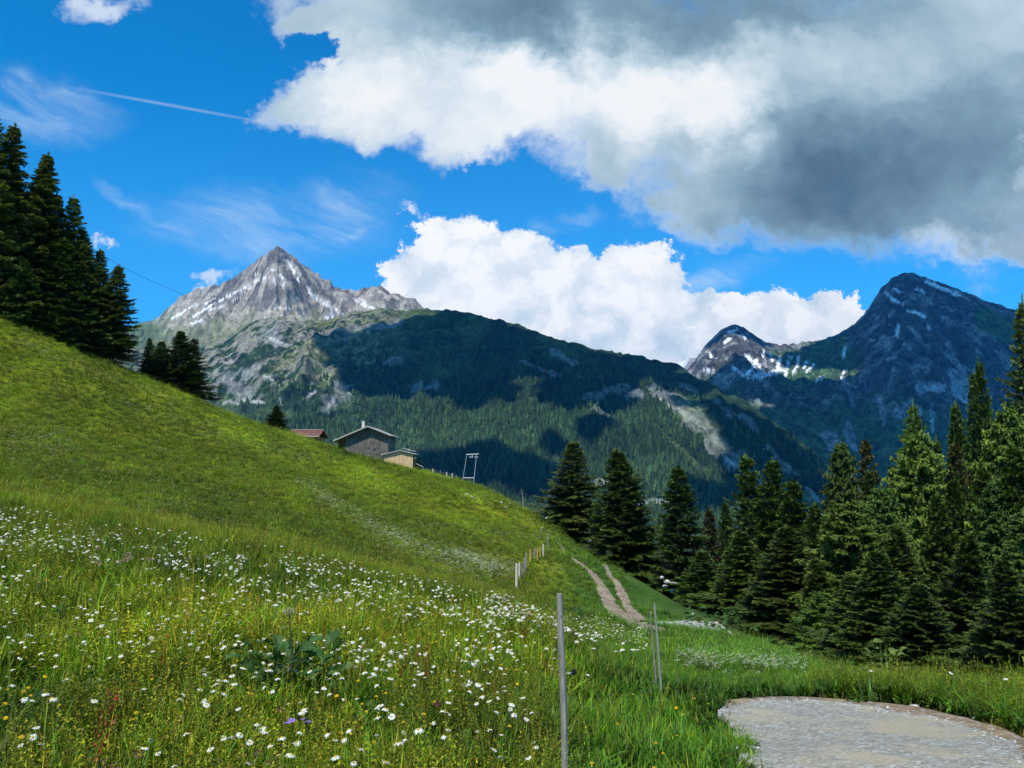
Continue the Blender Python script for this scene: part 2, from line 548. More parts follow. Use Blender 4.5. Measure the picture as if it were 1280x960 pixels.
M_shedw = mat_wood('new_larch_boards', (0.56, 0.36, 0.18), (0.80, 0.58, 0.35), (6, 6, 0.6))
M_roofgrey = mat_wood('grey_roof_metal', (0.30, 0.31, 0.32), (0.44, 0.45, 0.46), (1.5, 1.5, 1.5))
M_roofred = mat_wood('red_brown_roof', (0.15, 0.07, 0.05), (0.25, 0.13, 0.10), (2.2, 0.5, 1.5))
M_dark = mat_plain('dark_opening', (0.02, 0.02, 0.02), 0.8)
M_fascia = mat_plain('pale_fascia', (0.40, 0.38, 0.34), 0.7)
M_plaster = mat_plain('pale_plaster', (0.62, 0.58, 0.50), 0.8)
M_steel = mat_plain('galvanised_steel', (0.36, 0.40, 0.40), 0.45, 0.5, 0.1, 20, 0.3)
M_black = mat_plain('black_plastic', (0.012, 0.012, 0.014), 0.35, 0.5)
M_stone = mat_plain('pale_limestone', (0.52, 0.51, 0.48), 0.9, 0.1, 0.3, 3.0)
M_cloud = mat_plain('cloud_white', (0.9, 0.9, 0.9), 1.0, 0.0, 0.02, 0.002)

# ------------------------------------------------------------------ local terrain
G = 0.30   # height of the grass whose top the photo shows
ctrl = []
def C(px, py, d, g=0.0):
    p = pt(px, py, d); ctrl.append((p[0], p[1], p[2] - g))
def CW(x, y, z):
    ctrl.append((x, y, z + EYE))
for d, py in ((4, 953), (5, 868), (8, 740), (11, 681), (15, 640), (18, 622)): C(0, py, d, G)
for py, d in ((618, 30), (600, 40), (560, 55), (500, 72), (440, 87), (388, 100)): C(0, py, d)
for py, d in ((400, 112), (430, 135), (520, 220)): C(0, py, d)
for d, py in ((4, 958), (5, 878), (8, 757), (11, 700), (16, 655)): C(150, py, d, G)
for py, d in ((650, 30), (625, 42), (580, 60), (530, 80), (462, 104)): C(150, py, d)
for py, d in ((470, 118), (500, 150), (580, 230)): C(160, py, d)
for d, py in ((4, 965), (5, 886), (8, 772), (11, 718), (15, 676)): C(300, py, d, G)
for py, d in ((676, 28), (645, 44), (600, 65), (560, 88), (524, 116), (540, 135), (600, 190)): C(300, py, d)
for d, py in ((4, 965), (5.2, 880), (8, 785), (11, 734), (14.5, 702)): C(430, py, d, G)
for py, d in ((712, 27), (680, 42), (640, 62), (600, 90), (566, 120), (578, 140), (640, 210)): C(430, py, d)
for d, py in ((4, 968), (5.3, 884), (8, 802), (11, 762), (14, 738)): C(600, py, d, G)
for py, d in ((752, 24), (736, 37), (700, 53), (650, 82), (610, 122), (715, 165), (800, 230)): C(600, py, d)
for py, d in ((582, 126), (590, 128), (620, 170)): C(500 + (py - 582) * 5, py + 12, d + 6)
for d, py in ((4.2, 970), (6, 875), (9, 815), (12, 787)): C(700, py, d, G)
for py, d in ((806, 22), (768, 40), (720, 56), (692, 70), (664, 92), (705, 115), (770, 160)): C(700, py, d)
for d, py in ((4.2, 975), (5.8, 905), (8.5, 855)): C(800, py, d, G)
for py, d in ((836, 17), (808, 28), (784, 44), (760, 52), (732, 62), (765, 75), (800, 120)): C(800, py, d)
for d, py in ((4.6, 968), (7, 892)): C(860, py, d, G)
for py, d in ((868, 10), (850, 14), (826, 20), (804, 30), (781, 44), (762, 51), (800, 62), (840, 100)): C(860, py, d)
for px, py, d in ((640, 631, 112), (670, 648, 100), (720, 680, 86), (760, 712, 74), (830, 745, 58), (895, 774, 48),
                  (900, 812, 28), (900, 835, 18), (930, 960, 5.5), (1100, 960, 5.4), (1280, 960, 5.2), (905, 880, 9), (1000, 872, 10),
                  (1100, 880, 9.2), (1130, 886, 8.8), (1280, 935, 6.3), (1000, 915, 7.3), (1200, 925, 6.9),
                  (1000, 870, 60), (1000, 850, 40), (1000, 900, 100), (1280, 890, 20), (1280, 890, 40), (1280, 890, 70),
                  (1100, 876, 30), (1100, 880, 50), (1100, 900, 90), (900, 815, 62), (900, 850, 90), (1500, 900, 20), (1500, 900, 60),
                  (1600, 940, 8), (220, 491, 111), (370, 547, 120),
                  (-250, 600, 22), (-250, 480, 55), (-250, 250, 95), (-250, 300, 140), (-500, 300, 70), (-500, 150, 110)):
    C(px, py, d)
for px, py, d in ((940, 793, 36), (940, 834, 18), (940, 862, 12), (1000, 856, 12.5), (1010, 828, 22), (1060, 838, 16),
                  (1100, 848, 13), (1200, 853, 10.5), (1280, 868, 9), (1400, 900, 8), (970, 812, 28)):
    C(px, py, d, 0.22)
for x, y, z in ((0, 0, -1.6), (-5, 0, -1.45), (5, 0, -1.8), (0, -20, -0.9), (-30, -20, 5), (30, -20, -6), (-15, 5, -0.6),
                (-30, 3, 2.5), (-60, 0, 10), (12, 2, -2.6), (30, 10, -6), (60, 0, -14), (-3, 2, -1.6), (3, 2, -1.75)):
    CW(x, y, z)
for x, y, z in ((0, 180, -36), (40, 180, -48), (80, 180, -60), (130, 180, -68), (0, 260, -68), (100, 260, -85), (200, 100, -55), (200, 200, -75),
                (-40, 250, -40), (250, 300, -95), (20, 130, -24), (60, 130, -38), (-10, 150, -22), (110, 110, -42)):
    CW(x, y, z)
for px, py, d in ((440, 574, 117), (460, 577, 118), (480, 581, 118), (500, 585, 119), (520, 589, 120), (545, 597, 121), (575, 604, 122), (450, 584, 104), (500, 594, 104), (550, 604, 106), (600, 614, 108)):
    C(px, py, d)
ctrl = np.array(ctrl)


def tps_fit(pts, lam):
    n = len(pts)
    r = np.hypot(pts[:, None, 0] - pts[None, :, 0], pts[:, None, 1] - pts[None, :, 1])
    K = np.where(r > 0, r * r * np.log(r + 1e-9), 0)
    dist = np.hypot(pts[:, 0], pts[:, 1])
    K += np.diag(lam * (1 + dist * 0.6))
    Pm = np.c_[np.ones(n), pts[:, :2]]
    A = np.block([[K, Pm], [Pm.T, np.zeros((3, 3))]])
    return np.linalg.solve(A, np.r_[pts[:, 2], np.zeros(3)])


TP = tps_fit(ctrl, 0.03)

road2L = np.array([(3.0, 43.0), (5, 44.6), (7, 45.6), (9.2, 46.4), (11.8, 47.4)])
road2R = np.array([(3.6, 40.6), (5.4, 41.2), (7.5, 41.8), (9.6, 42.9), (12.4, 44.6)])
def resample(P, n):
    P = np.asarray(P, float)
    # Catmull-Rom
    Q = np.vstack([2 * P[0] - P[1], P, 2 * P[-1] - P[-2]])
    t = np.linspace(0, len(P) - 1 - 1e-6, n); i = t.astype(int); f = (t - i)[:, None]
    p0, p1, p2, p3 = Q[i], Q[i + 1], Q[i + 2], Q[i + 3]
    return 0.5 * (2 * p1 + (p2 - p0) * f + (2 * p0 - 5 * p1 + 4 * p2 - p3) * f ** 2 + (3 * p1 - p0 - 3 * p2 + p3) * f ** 3)

def T0(x, y):
    x = np.asarray(x, float); y = np.asarray(y, float)
    sh = x.shape; xf = x.ravel(); yf = y.ravel()
    z = np.empty(len(xf))
    for k in range(0, len(xf), 20000):
        a = xf[k:k + 20000]; b = yf[k:k + 20000]
        r2 = (a[:, None] - ctrl[None, :, 0]) ** 2 + (b[:, None] - ctrl[None, :, 1]) ** 2
        z[k:k + 20000] = (0.5 * r2 * np.log(r2 + 1e-9)) @ TP[:-3] + TP[-3] + TP[-2] * a + TP[-1] * b
    z = z.reshape(sh)
    D = np.hypot(x, y)
    far = sstep(D, 18, 60)
    z = z + (fbm(x / 9, y / 9, 3, 5) - 0.5) * (0.10 + 0.55 * far) + (fbm(x / 2.2, y / 2.2, 3, 9) - 0.5) * (0.05 + 0.16 * far)
    # beyond the local hillside everything falls to the valley
    e = np.maximum(sstep(y, 190, 560), np.maximum(sstep(np.abs(x), 190, 520), sstep(-y, 60, 400)))
    z = z * (1 - e) + (-125.0) * e
    return z


gx = lambda n, lo, hi: None
def stretch(n, lo, hi, s):
    tlo, thi = math.asinh(lo / s), math.asinh(hi / s)
    return s * np.sinh(np.linspace(tlo, thi, n))
TX = stretch(430, -600, 600, 6.0)
TY = np.concatenate([stretch(40, -500, 0, 12.0)[:-1], stretch(400, 0, 640, 9.0)])
GX, GY = np.meshgrid(TX, TY)
GZ = T0(GX, GY)


def T(x, y):
    """height of the terrain mesh (bilinear)"""
    x = np.atleast_1d(np.asarray(x, float)); y = np.atleast_1d(np.asarray(y, float))
    i = np.clip(np.searchsorted(TX, x) - 1, 0, len(TX) - 2); j = np.clip(np.searchsorted(TY, y) - 1, 0, len(TY) - 2)
    fx = np.clip((x - TX[i]) / (TX[i + 1] - TX[i]), 0, 1); fy = np.clip((y - TY[j]) / (TY[j + 1] - TY[j]), 0, 1)
    return (GZ[j, i] * (1 - fx) + GZ[j, i + 1] * fx) * (1 - fy) + (GZ[j + 1, i] * (1 - fx) + GZ[j + 1, i + 1] * fx) * fy


DD = np.geomspace(2.5, 500, 900)
def hits(px, py, h=0.0, dmin=2.5):
    """where the rays through photo points meet the terrain raised by h -> x, y, ground z"""
    px = np.atleast_1d(np.asarray(px, float)); py = np.atleast_1d(np.asarray(py, float))
    a, b = gno(px, py)
    ds = DD[DD >= dmin]
    X = a[:, None] * ds[None]; Yv = np.broadcast_to(ds[None], X.shape); Z = EYE + b[:, None] * ds[None]
    g = T(X.ravel(), Yv.ravel()).reshape(X.shape) + h
    below = Z < g
    ok = below.any(1)
    k = np.clip(np.argmax(below, 1), 1, None)
    r = np.arange(len(px))
    f0 = Z[r, k - 1] - g[r, k - 1]; f1 = Z[r, k] - g[r, k]
    t = np.clip(f0 / np.where(np.abs(f0 - f1) < 1e-9, 1, f0 - f1), 0, 1)
    d = ds[k - 1] + (ds[k] - ds[k - 1]) * t
    x = a * d; y = d
    return x, y, T(x, y), ok


def arc(P, n):
    q = resample(P, 800); L_ = np.r_[0, np.cumsum(np.hypot(*np.diff(q, axis=0).T))]
    t = np.linspace(0, L_[-1], n)
    return np.c_[np.interp(t, L_, q[:, 0]), np.interp(t, L_, q[:, 1])]


def ground_pts(lst):
    x, y, z, ok = hits([p_[0] for p_ in lst], [p_[1] for p_ in lst], 0.05, 3)
    return [(a_, b_) for a_, b_ in zip(x, y)]


roadR = np.array([(3.5, -6), (3.75, 0), (3.85, 3.2)] + ground_pts([(1330, 955), (1280, 934), (1232, 912), (1185, 896), (1130, 885), (1075, 879), (1010, 873), (960, 873), (925, 877), (908, 880), (897, 886)]))
roadL = np.array([(0.8, -6), (.9, 0), (1.15, 3)] + ground_pts([(934, 965), (930, 945), (923, 925), (917, 910), (910, 900), (904, 893), (897, 890)]))
RL = arc(roadL, 260); RR = arc(roadR, 260)
R2L = resample(road2L, 90); R2R = resample(road2R, 90)
RC = np.vstack([(RL + RR) / 2, (R2L + R2R) / 2]); RH = np.concatenate([np.hypot(*(RL - RR).T) / 2, np.hypot(*(R2L - R2R).T) / 2])


def road_dist(x, y):
    """distance outside the road edge (negative inside)"""
    x = np.asarray(x, float); y = np.asarray(y, float)
    sh = x.shape; x = x.ravel(); y = y.ravel()
    out = np.full(len(x), 50.0)
    near = (y < 60) & (y > -8) & (np.abs(x - 4) < 14)
    if near.any():
        xs = x[near]; ys = y[near]; res = np.empty(len(xs))
        for k in range(0, len(xs), 8000):
            xa = xs[k:k + 8000, None]; ya = ys[k:k + 8000, None]; best = None
            for A_, B_ in ((RL, RR), (R2L, R2R)):
                Q = np.vstack([A_, B_[::-1]]); Q2 = np.roll(Q, -1, axis=0)
                dd = np.hypot(xa - Q[None, :, 0], ya - Q[None, :, 1]).min(1)
                x0, y0, x1, y1 = Q[:, 0], Q[:, 1], Q2[:, 0], Q2[:, 1]
                cr_ = ((y0 > ya) != (y1 > ya)) & (xa < (x1 - x0) * (ya - y0) / np.where(np.abs(y1 - y0) < 1e-9, 1e-9, y1 - y0) + x0)
                dd = np.where(cr_.sum(1) % 2 == 1, -dd, dd)
                best = dd if best is None else np.minimum(best, dd)
            res[k:k + 8000] = best
        out[near] = res
    return out.reshape(sh)


RD = np.full(GX.shape, 50.0); _m = (GY > -8) & (GY < 60) & (np.abs(GX - 5) < 13); RD[_m] = road_dist(GX[_m], GY[_m])
GZ = GZ - 0.05 * (1 - sstep(RD, -0.25, 0.05))


# colours of the turf
D = np.hypot(GX, GY)
PXg, PYg = proj(GX, GY, GZ)
gc = np.zeros(GX.shape + (3,))
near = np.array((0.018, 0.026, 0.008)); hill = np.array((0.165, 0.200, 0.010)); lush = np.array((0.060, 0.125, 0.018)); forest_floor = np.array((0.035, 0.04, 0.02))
f = sstep(D, 10, 28)[..., None]
nh = fbm(GX / 14, GY / 10, 5, 31)[..., None]
gc[:] = near * (1 - f) + hill * (0.75 + 0.5 * nh) * f * (0.62 + 0.42 * sstep(D, 32, 75) + 0.5 * (fbm(GX / 24, GY / 24, 2, 79) - .4))[..., None]
lm = (sstep(GX - (GY - 40) * 0.02, 0.5, 6) * sstep(GY, 14, 30))[..., None]
gc = gc * (1 - lm) + lush * (0.7 + 0.6 * nh) * lm
# pale flower-rich streaks across the slope
stn = fbm(GX / 3.5 + GY / 9, GY / 20, 4, 77)[..., None]
gc = gc * (1 + 0.35 * sstep(stn, 0.5, 0.75) * f) * (1 - f + f * (0.7 + 0.6 * fbm(GX / 9, GZ * 1.3, 4, 78)[..., None]))
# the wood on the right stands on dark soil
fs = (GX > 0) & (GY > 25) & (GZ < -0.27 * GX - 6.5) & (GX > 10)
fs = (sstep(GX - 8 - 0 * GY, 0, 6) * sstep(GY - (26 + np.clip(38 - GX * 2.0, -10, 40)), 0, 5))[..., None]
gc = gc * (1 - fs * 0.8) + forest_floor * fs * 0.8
# trodden verge beside the road
vg = ((GX > 2.75) * np.exp(-((RD - 0.05) / 0.22) ** 2) * (GY > 2) * sstep(fbm(GX * 1.5, GY * 1.5, 3, 8), 0.3, 0.6))[..., None]
gc = gc * (1 - vg) + np.array((0.26, 0.19, 0.10)) * vg
nX, nY = len(TX), len(TY)
idx = np.arange(nX * nY).reshape(nY, nX)
F = np.stack([idx[:-1, :-1], idx[:-1, 1:], idx[1:, 1:], idx[1:, :-1]], -1).reshape(-1, 4)
V = np.stack([GX, GY, GZ], -1).reshape(-1, 3)
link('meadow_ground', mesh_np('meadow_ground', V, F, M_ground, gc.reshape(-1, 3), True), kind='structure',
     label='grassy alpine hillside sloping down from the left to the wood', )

# valley floor reaching the horizon
s = np.concatenate([-np.geomspace(30000, 400, 30), np.linspace(-300, 300, 5), np.geomspace(400, 30000, 30)])
VX, VY = np.meshgrid(s, s)
VZ = -118 + (fbm(VX / 900, VY / 900, 3, 3) - 0.5) * 14
nn = len(s); idx = np.arange(nn * nn).reshape(nn, nn)
F = np.stack([idx[:-1, :-1], idx[:-1, 1:], idx[1:, 1:], idx[1:, :-1]], -1).reshape(-1, 4)
M_valley = mat_mountain('valley_turf', 0.004, 0.02, 0.3, 3.0)
link('valley_floor', mesh_np('valley_floor', np.stack([VX, VY, VZ], -1).reshape(-1, 3), F, M_valley,
     np.tile((0.04, 0.065, 0.025), (nn * nn, 1)), True), kind='structure')


def strip(name, L, R, mat, across=7, lift=0.02, rough=0.0, crown=0.0, fade=0.0):
    n = len(L); t = np.linspace(0, 1, across)
    X = L[:, None, 0] * (1 - t) + R[:, None, 0] * t; Yv = L[:, None, 1] * (1 - t) + R[:, None, 1] * t
    if rough:
        e = (fbm(X[:, :1] * 2.5, Yv[:, :1] * 2.5, 4, 3) - 0.5) * rough; e2 = (fbm(X[:, -1:] * 2.5, Yv[:, -1:] * 2.5, 4, 4) - 0.5) * rough
        wv = (R - L) / np.maximum(np.hypot(*(R - L).T)[:, None], 1e-6)
        X = X + wv[:, None, 0] * (e * (1 - t) + e2 * t); Yv = Yv + wv[:, None, 1] * (e * (1 - t) + e2 * t)
    Z = T(X.ravel(), Yv.ravel()).reshape(X.shape) + lift
    if crown: Z = Z + crown * (1 - (2 * t - 1) ** 2)
    # edges dip into the turf
    Z[:, 0] -= lift + 0.03; Z[:, -1] -= lift + 0.03
    idx = np.arange(n * across).reshape(n, across)
    F = np.stack([idx[:-1, :-1], idx[:-1, 1:], idx[1:, 1:], idx[1:, :-1]], -1).reshape(-1, 4)
    return link(name, mesh_np(name, np.stack([X, Yv, Z], -1).reshape(-1, 3), F, mat, smooth=True), kind='structure')


RLd = arc(roadL, 700); RRd = arc(roadR, 700)
wv = (RLd - RRd) / np.hypot(*(RLd - RRd).T)[:, None]
wv[:5] = wv[5]
strip('gravel_road', RLd, RRd, M_road, 45, 0.05, 0.35, 0.02)
strip('gravel_road', resample(road2L, 200), resample(road2R, 200), M_pale, 15, 0.10, 0.3)
# bare earthy verge round the outside of the bend
k0, k1 = 400, 690
strip('earth_verge', RRd[k0:k1] + wv[k0:k1] * 0.15, RRd[k0:k1] - wv[k0:k1] * (0.34 + 0.2 * fbm(RRd[k0:k1, 0:1] * 1.2, RRd[k0:k1, 1:2] * 1.2, 3, 6)), M_verge, 13, 0.035, 0.25)

# the two wheel ruts of the track
tracks = []
for nm, P, wpx in (('dirt_track', [(694, 676, 2), (704, 688, 3.5), (718, 700, 3), (735, 712, 5), (748, 727, 9), (757, 743, 12), (766, 760, 14), (779, 773, 17), (797, 781, 20), (822, 785, 22)], 1),
                   ('dirt_track', [(712, 680, 1.5), (730, 692, 2), (746, 703, 3), (760, 714, 6), (770, 727, 7), (777, 741, 8), (783, 755, 8), (792, 768, 9), (806, 777, 10)], 1)):
    P = np.array(P, float)
    x, y, z, ok = hits(P[:, 0], P[:, 1], 0.0, 20)
    w = np.minimum(P[:, 2] * y / 1000 / 2 * np.where(P[:, 1] > 735, 1.6, 1.2), 0.75)
    c = resample(np.c_[x, y], 120); w = np.interp(np.linspace(0, len(P) - 1, 120), np.arange(len(P)), w)
    tg = np.gradient(c, axis=0); nrm = np.c_[-tg[:, 1], tg[:, 0]] / np.hypot(*tg.T)[:, None]
    strip(nm, c + nrm * w[:, None], c - nrm * w[:, None], M_track, 7, 0.07, 0.35)
    tracks.append((c, w))


def track_dist(x, y):
    out = np.full(np.shape(x), 50.0)
    for c, w in tracks:
        m = (y > 30) & (y < 110) & (np.abs(x - 6) < 20)
        if m.any():
            d = (np.hypot(x[m][:, None] - c[None, :, 0], y[m][:, None] - c[None, :, 1]) - w[None]).min(1)
            out[m] = np.minimum(out[m], d)
    return out


# ------------------------------------------------------------------ mountains
def fan(name, crest, a_rng, na, nr, base_d, base_z, prof, disp, back=0.5):
    """a mountain flank from its foot up to the crest line and down the far side"""
    cr = np.array([(*gno(px, py), d) for px, py, d in crest])
    A = np.linspace(a_rng[0], a_rng[1], na)
    cb = np.interp(A, cr[:, 0], cr[:, 1]); cd = np.interp(A, cr[:, 0], cr[:, 2])
    cz = EYE + cb * cd
    bd = base_d(A) if callable(base_d) else np.full(na, base_d)
    tf = np.linspace(0, 1, nr); tb = np.linspace(0, 1, nr // 5)[1:]
    Yf = bd[None] + (cd - bd)[None] * tf[:, None]
    Zf = base_z + (cz - base_z)[None] * prof(tf[:, None], A[None])
    Yb = cd[None] + (cd * back)[None] * tb[:, None]
    Zb = cz[None] + (base_z - 60 - cz)[None] * (tb[:, None] ** 1.1)
    Yv = np.vstack([Yf, Yb]); Z = np.vstack([Zf, Zb])
    X = A[None] * Yv
    tt = np.concatenate([tf, 1 + tb])[:, None] * np.ones_like(X)
    Z = Z + disp(X, Yv, tt, A[None] * np.ones_like(X))
    return X, Yv, Z, tt


def finish(name, X, Y, Z, col, mat, label):
    r, c = X.shape
    idx = np.arange(r * c).reshape(r, c)
    F = np.stack([idx[:-1, :-1], idx[:-1, 1:], idx[1:, 1:], idx[1:, :-1]], -1).reshape(-1, 4)
    return link(name, mesh_np(name, np.stack([X, Y, Z], -1).reshape(-1, 3), F, mat, col.reshape(-1, 3), True), kind='structure', label=label)


def paint(px, py, lines, nz, rough=0.9, ws=1.0):
    """mask from strokes given as ([(px, py), ...], width)"""
    out = np.zeros(px.shape)
    for P, w in lines:
        w = w * ws
        P = np.array(P, float)
        if len(P) == 1: P = np.vstack([P, P + 0.01])
        m = (px > P[:, 0].min() - w * 2) & (px < P[:, 0].max() + w * 2) & (py > P[:, 1].min() - w * 2) & (py < P[:, 1].max() + w * 2)
        if not m.any(): continue
        x = px[m]; y = py[m]; best = np.full(x.shape, 1e9)
        for (x0, y0), (x1, y1) in zip(P[:-1], P[1:]):
            dx, dy = x1 - x0, y1 - y0; L = dx * dx + dy * dy + 1e-9
            t = np.clip(((x - x0) * dx + (y - y0) * dy) / L, 0, 1)
            best = np.minimum(best, np.hypot(x - x0 - t * dx, y - y0 - t * dy))
        f = 1 - best / w + (nz[m] - 0.5) * 2 * rough
        out[m] = np.maximum(out[m], sstep(f, 0.0, 0.5))
    return out


def lerp(a, b, t):
    return a * (1 - t[..., None]) + np.asarray(b) * t[..., None]


SHADOW_PTS = {}
# --- wooded ridge in the middle
B_crest = [(-60, 470, 4300), (60, 455, 4200), (160, 440, 4100), (240, 440, 4000), (285, 424, 3950), (320, 402, 3900), (345, 397, 3850), (375, 403, 3800), (410, 401, 3800), (440, 391, 3780), (470, 387, 3780),
           (500, 389, 3750), (528, 389, 3700), (545, 385, 3700), (570, 389, 3650), (600, 395, 3600), (625, 401, 3550), (650, 407, 3500), (675, 417, 3450), (700, 426, 3400),
           (730, 432, 3350), (760, 438, 3300), (790, 444, 3200), (820, 451, 3150), (850, 461, 3100), (880, 479, 3050), (905, 490, 3000), (930, 505, 2950), (955, 522, 2900),
           (980, 540, 2850), (1005, 562, 2800), (1030, 590, 2750), (1060, 625, 2700), (1120, 655, 2650), (1300, 680, 2600)]
def dispB(X, Y, t, A):
    sp1 = ridged(X / 520 + fbm(X / 900, Y / 900, 3, 2) * 1.6, Y / 1700, 4, 11) - 0.55
    sp2 = ridged(X / 150 + fbm(X / 300, Y / 300, 3, 4) * 1.5, Y / 420, 4, 21) - 0.5
    fine = fbm(X / 45, Y / 45, 4, 31) - 0.5
    w = np.sin(np.clip(t, 0, 1) * math.pi) ** 0.8
    return sp1 * 230 * w + sp2 * (85 * w + 10) + fine * (22 + 10 * w) + (ridged(X / 90, Y / 90, 3, 44) - 0.5) * 22
BX, BY, BZ, BT = fan('B', B_crest, (-0.72, 0.66), 800, 260, lambda A: 2150 - 250 * np.clip(A, 0, 1), -122,
                     lambda t, A: 0.93 * t ** 1.12 + 0.07 * np.sin(t * math.pi * 0.5), dispB)
bpx, bpy_ = proj(BX, BY, BZ)
n1 = fbm(BX / 60, BY / 60, 5, 51); n2 = fbm(BX / 220, BY / 220, 5, 52); n3 = ridged(BX / 30, BY / 70, 4, 53)
c = np.tile(np.array((0.020, 0.042, 0.020)), BX.shape + (1,))                       # dwarf pine
c = lerp(c, (0.05, 0.08, 0.03), sstep(n2 + n1 * 0.4, 0.66, 0.82))                   # alpine grass
# stonier upper left part that runs into the rocky peak
ul = sstep(-(bpx - 470), -60, 60) * sstep(-(bpy_ - 470 + (bpx - 400) * 0.10), -34, 30)
nf = fbm(BX / 16, BY / 16, 5, 55); n1 = n1 * .5 + nf * .5 + (n1 - .5) * .4
c = lerp(c, (0.21, 0.20, 0.165), np.clip(ul * sstep(n1 - (bpy_ - 430) * .0011, 0.46, 0.54), 0, 1))
c = lerp(c, (0.13, 0.14, 0.06), np.clip(ul * sstep(n2 * .5 + nf * .5, 0.48, 0.58) * 0.8, 0, 1))
rockB = [([(285, 470), (320, 462)], 12), ([(290, 482), (312, 492)], 13), ([(272, 480), (268, 490)], 7), ([(345, 425), (335, 415)], 16), ([(330, 473), (345, 470)], 6),
         ([(388, 492), (394, 488)], 5), ([(430, 485), (415, 500), (408, 512)], 12), ([(480, 455), (500, 450)], 5), ([(520, 487), (545, 485)], 7),
         ([(736, 500), (770, 488), (800, 495)], 9), ([(740, 512), (760, 520)], 5), ([(815, 490), (850, 505), (880, 530), (905, 560), (930, 580), (950, 600)], 11),
         ([(850, 515), (880, 545), (915, 585)], 8), ([(895, 500), (915, 520)], 7), ([(925, 520), (945, 535)], 6), ([(960, 560), (985, 590), (1010, 610)], 6),
         ([(744, 603), (764, 604)], 6), ([(795, 631), (840, 627)], 7), ([(1010, 612), (1035, 640)], 8), ([(650, 455), (700, 470)], 5), ([(690, 440), (720, 455)], 4),
         ([(440, 410), (500, 405)], 6), ([(850, 480), (870, 490)], 5)]
mk = paint(bpx, bpy_, rockB, n1, 1.2)
c = lerp(c, (0.20, 0.21, 0.20), mk * 0.6)
screeB = [([(272, 510), (285, 500), (300, 506)], 2.2), ([(305, 500), (330, 504)], 2.0), ([(330, 470), (340, 474)], 2.5), ([(384, 496), (394, 490)], 3), ([(350, 498), (352, 506)], 1.8), ([(383, 481), (390, 480)], 1.8),
          ([(410, 510), (420, 495)], 3), ([(338, 425), (365, 432)], 3), ([(825, 500), (870, 525), (905, 560)], 3.5), ([(905, 570), (950, 605)], 3), ([(748, 604), (762, 603)], 3), ([(800, 630), (832, 628)], 3.0), ([(1012, 610), (1030, 636)], 2.5)]
mk = paint(bpx, bpy_, screeB, n1, 1.0)
c = lerp(c, (0.42, 0.42, 0.40), mk * 0.55)
grB = paint(bpx, bpy_, [([(850, 500), (880, 530), (900, 560)], 22), ([(815, 530), (880, 590)], 10), ([(960, 600), (1010, 625)], 8)], n2, 1.0)
c = lerp(c, (0.12, 0.15, 0.055), grB * 0.4)
c *= (0.5 + 1.0 * n3)[..., None] * (0.6 + 0.8 * nf)[..., None]
M_ridge = mat_mountain('wooded_ridge_slopes', 0.03, 0.10, 1.0, 9, 0.55)
finish('mountain_ridge', BX, BY, BZ, c, M_ridge, 'long dark wooded ridge descending to the right behind the huts')
B_rock = paint(bpx, bpy_, rockB, n1, 1.0) + paint(bpx, bpy_, screeB, n1, 0.5) + grB * 0.7

# --- rocky peak at the left
A_crest = [(60, 440, 6200), (140, 420, 6100), (166, 409, 6000), (198, 400, 5950), (212, 385, 5900), (224, 374, 5900), (240, 366, 5850), (256, 360, 5800), (275, 357, 5750), (290, 349, 5650), (304, 341, 5550),
           (318, 330, 5450), (329, 320, 5350), (338, 313, 5300), (345, 309.5, 5300), (352, 311, 5300), (360, 319, 5320), (368, 323, 5350), (380, 332, 5400), (390, 338, 5450), (402, 346, 5500), (413, 351, 5550), (418, 360, 5600), (430, 362, 5600),
           (445, 365, 5650), (455, 361, 5650), (465, 358, 5650), (478, 362, 5700), (489, 368, 5700), (505, 371, 5700), (518, 375, 5700), (528, 386, 5700), (560, 420, 5700), (620, 470, 5700)]
apA, apB = gno(345, 309.5); apx, apy = apA * 5300, 5300
def dispA(X, Y, t, A):
    th = np.arctan2(X - apx, -(Y - apy) + 60); r = np.hypot(X - apx, Y - apy)
    rad = ridged(th * 4.2 + fbm(X / 500, Y / 500, 3, 61) * 1.1, r / 2600 + 3, 4, 62) - 0.55
    sp = ridged(X / 170 + fbm(X / 260, Y / 260, 3, 63) * 1.4, Y / 380, 5, 64) - 0.5
    fine = ridged(X / 60, Y / 60, 5, 65) - 0.5
    w = np.sin(np.clip(t, 0.0, 1) * math.pi) ** 0.6
    return rad * 210 * w + sp * (150 * w + 26) + fine * (44 * w + 40)
AX, AY, AZ, AT = fan('A', A_crest, (-0.60, -0.02), 460, 260, 4050, 250, lambda t, A: t ** 1.25, dispA)
apx_, apy_ = proj(AX, AY, AZ)
n1 = fbm(AX / 70, AY / 70, 5, 71); n2 = fbm(AX / 260, AY / 260, 5, 72); n3 = ridged(AX / 40 + AZ / 90, AY / 60 - AZ / 40, 5, 73)
nfa = fbm(AX / 18, AY / 18, 5, 75)
c = np.tile(np.array((0.37, 0.33, 0.275)), AX.shape + (1,))
c = lerp(c, (0.13, 0.122, 0.11), sstep(n1 + 0.3 * n3, 0.52, 0.78))
c = lerp(c, (0.38, 0.34, 0.27), sstep(apy_ + (n2 - 0.5) * 60 - 372, -6, 22) * 0.8)              # scree skirts
c = lerp(c, (0.14, 0.17, 0.07), sstep(apy_ + (n1 - 0.5) * 50 - 396 + np.abs(apx_ - 300) * 0.02, -6, 20) * 0.75)
c = lerp(c, (0.10, 0.14, 0.06), sstep(-(apx_ - 205) + (n1 - 0.5) * 30, -10, 20) * 0.85)
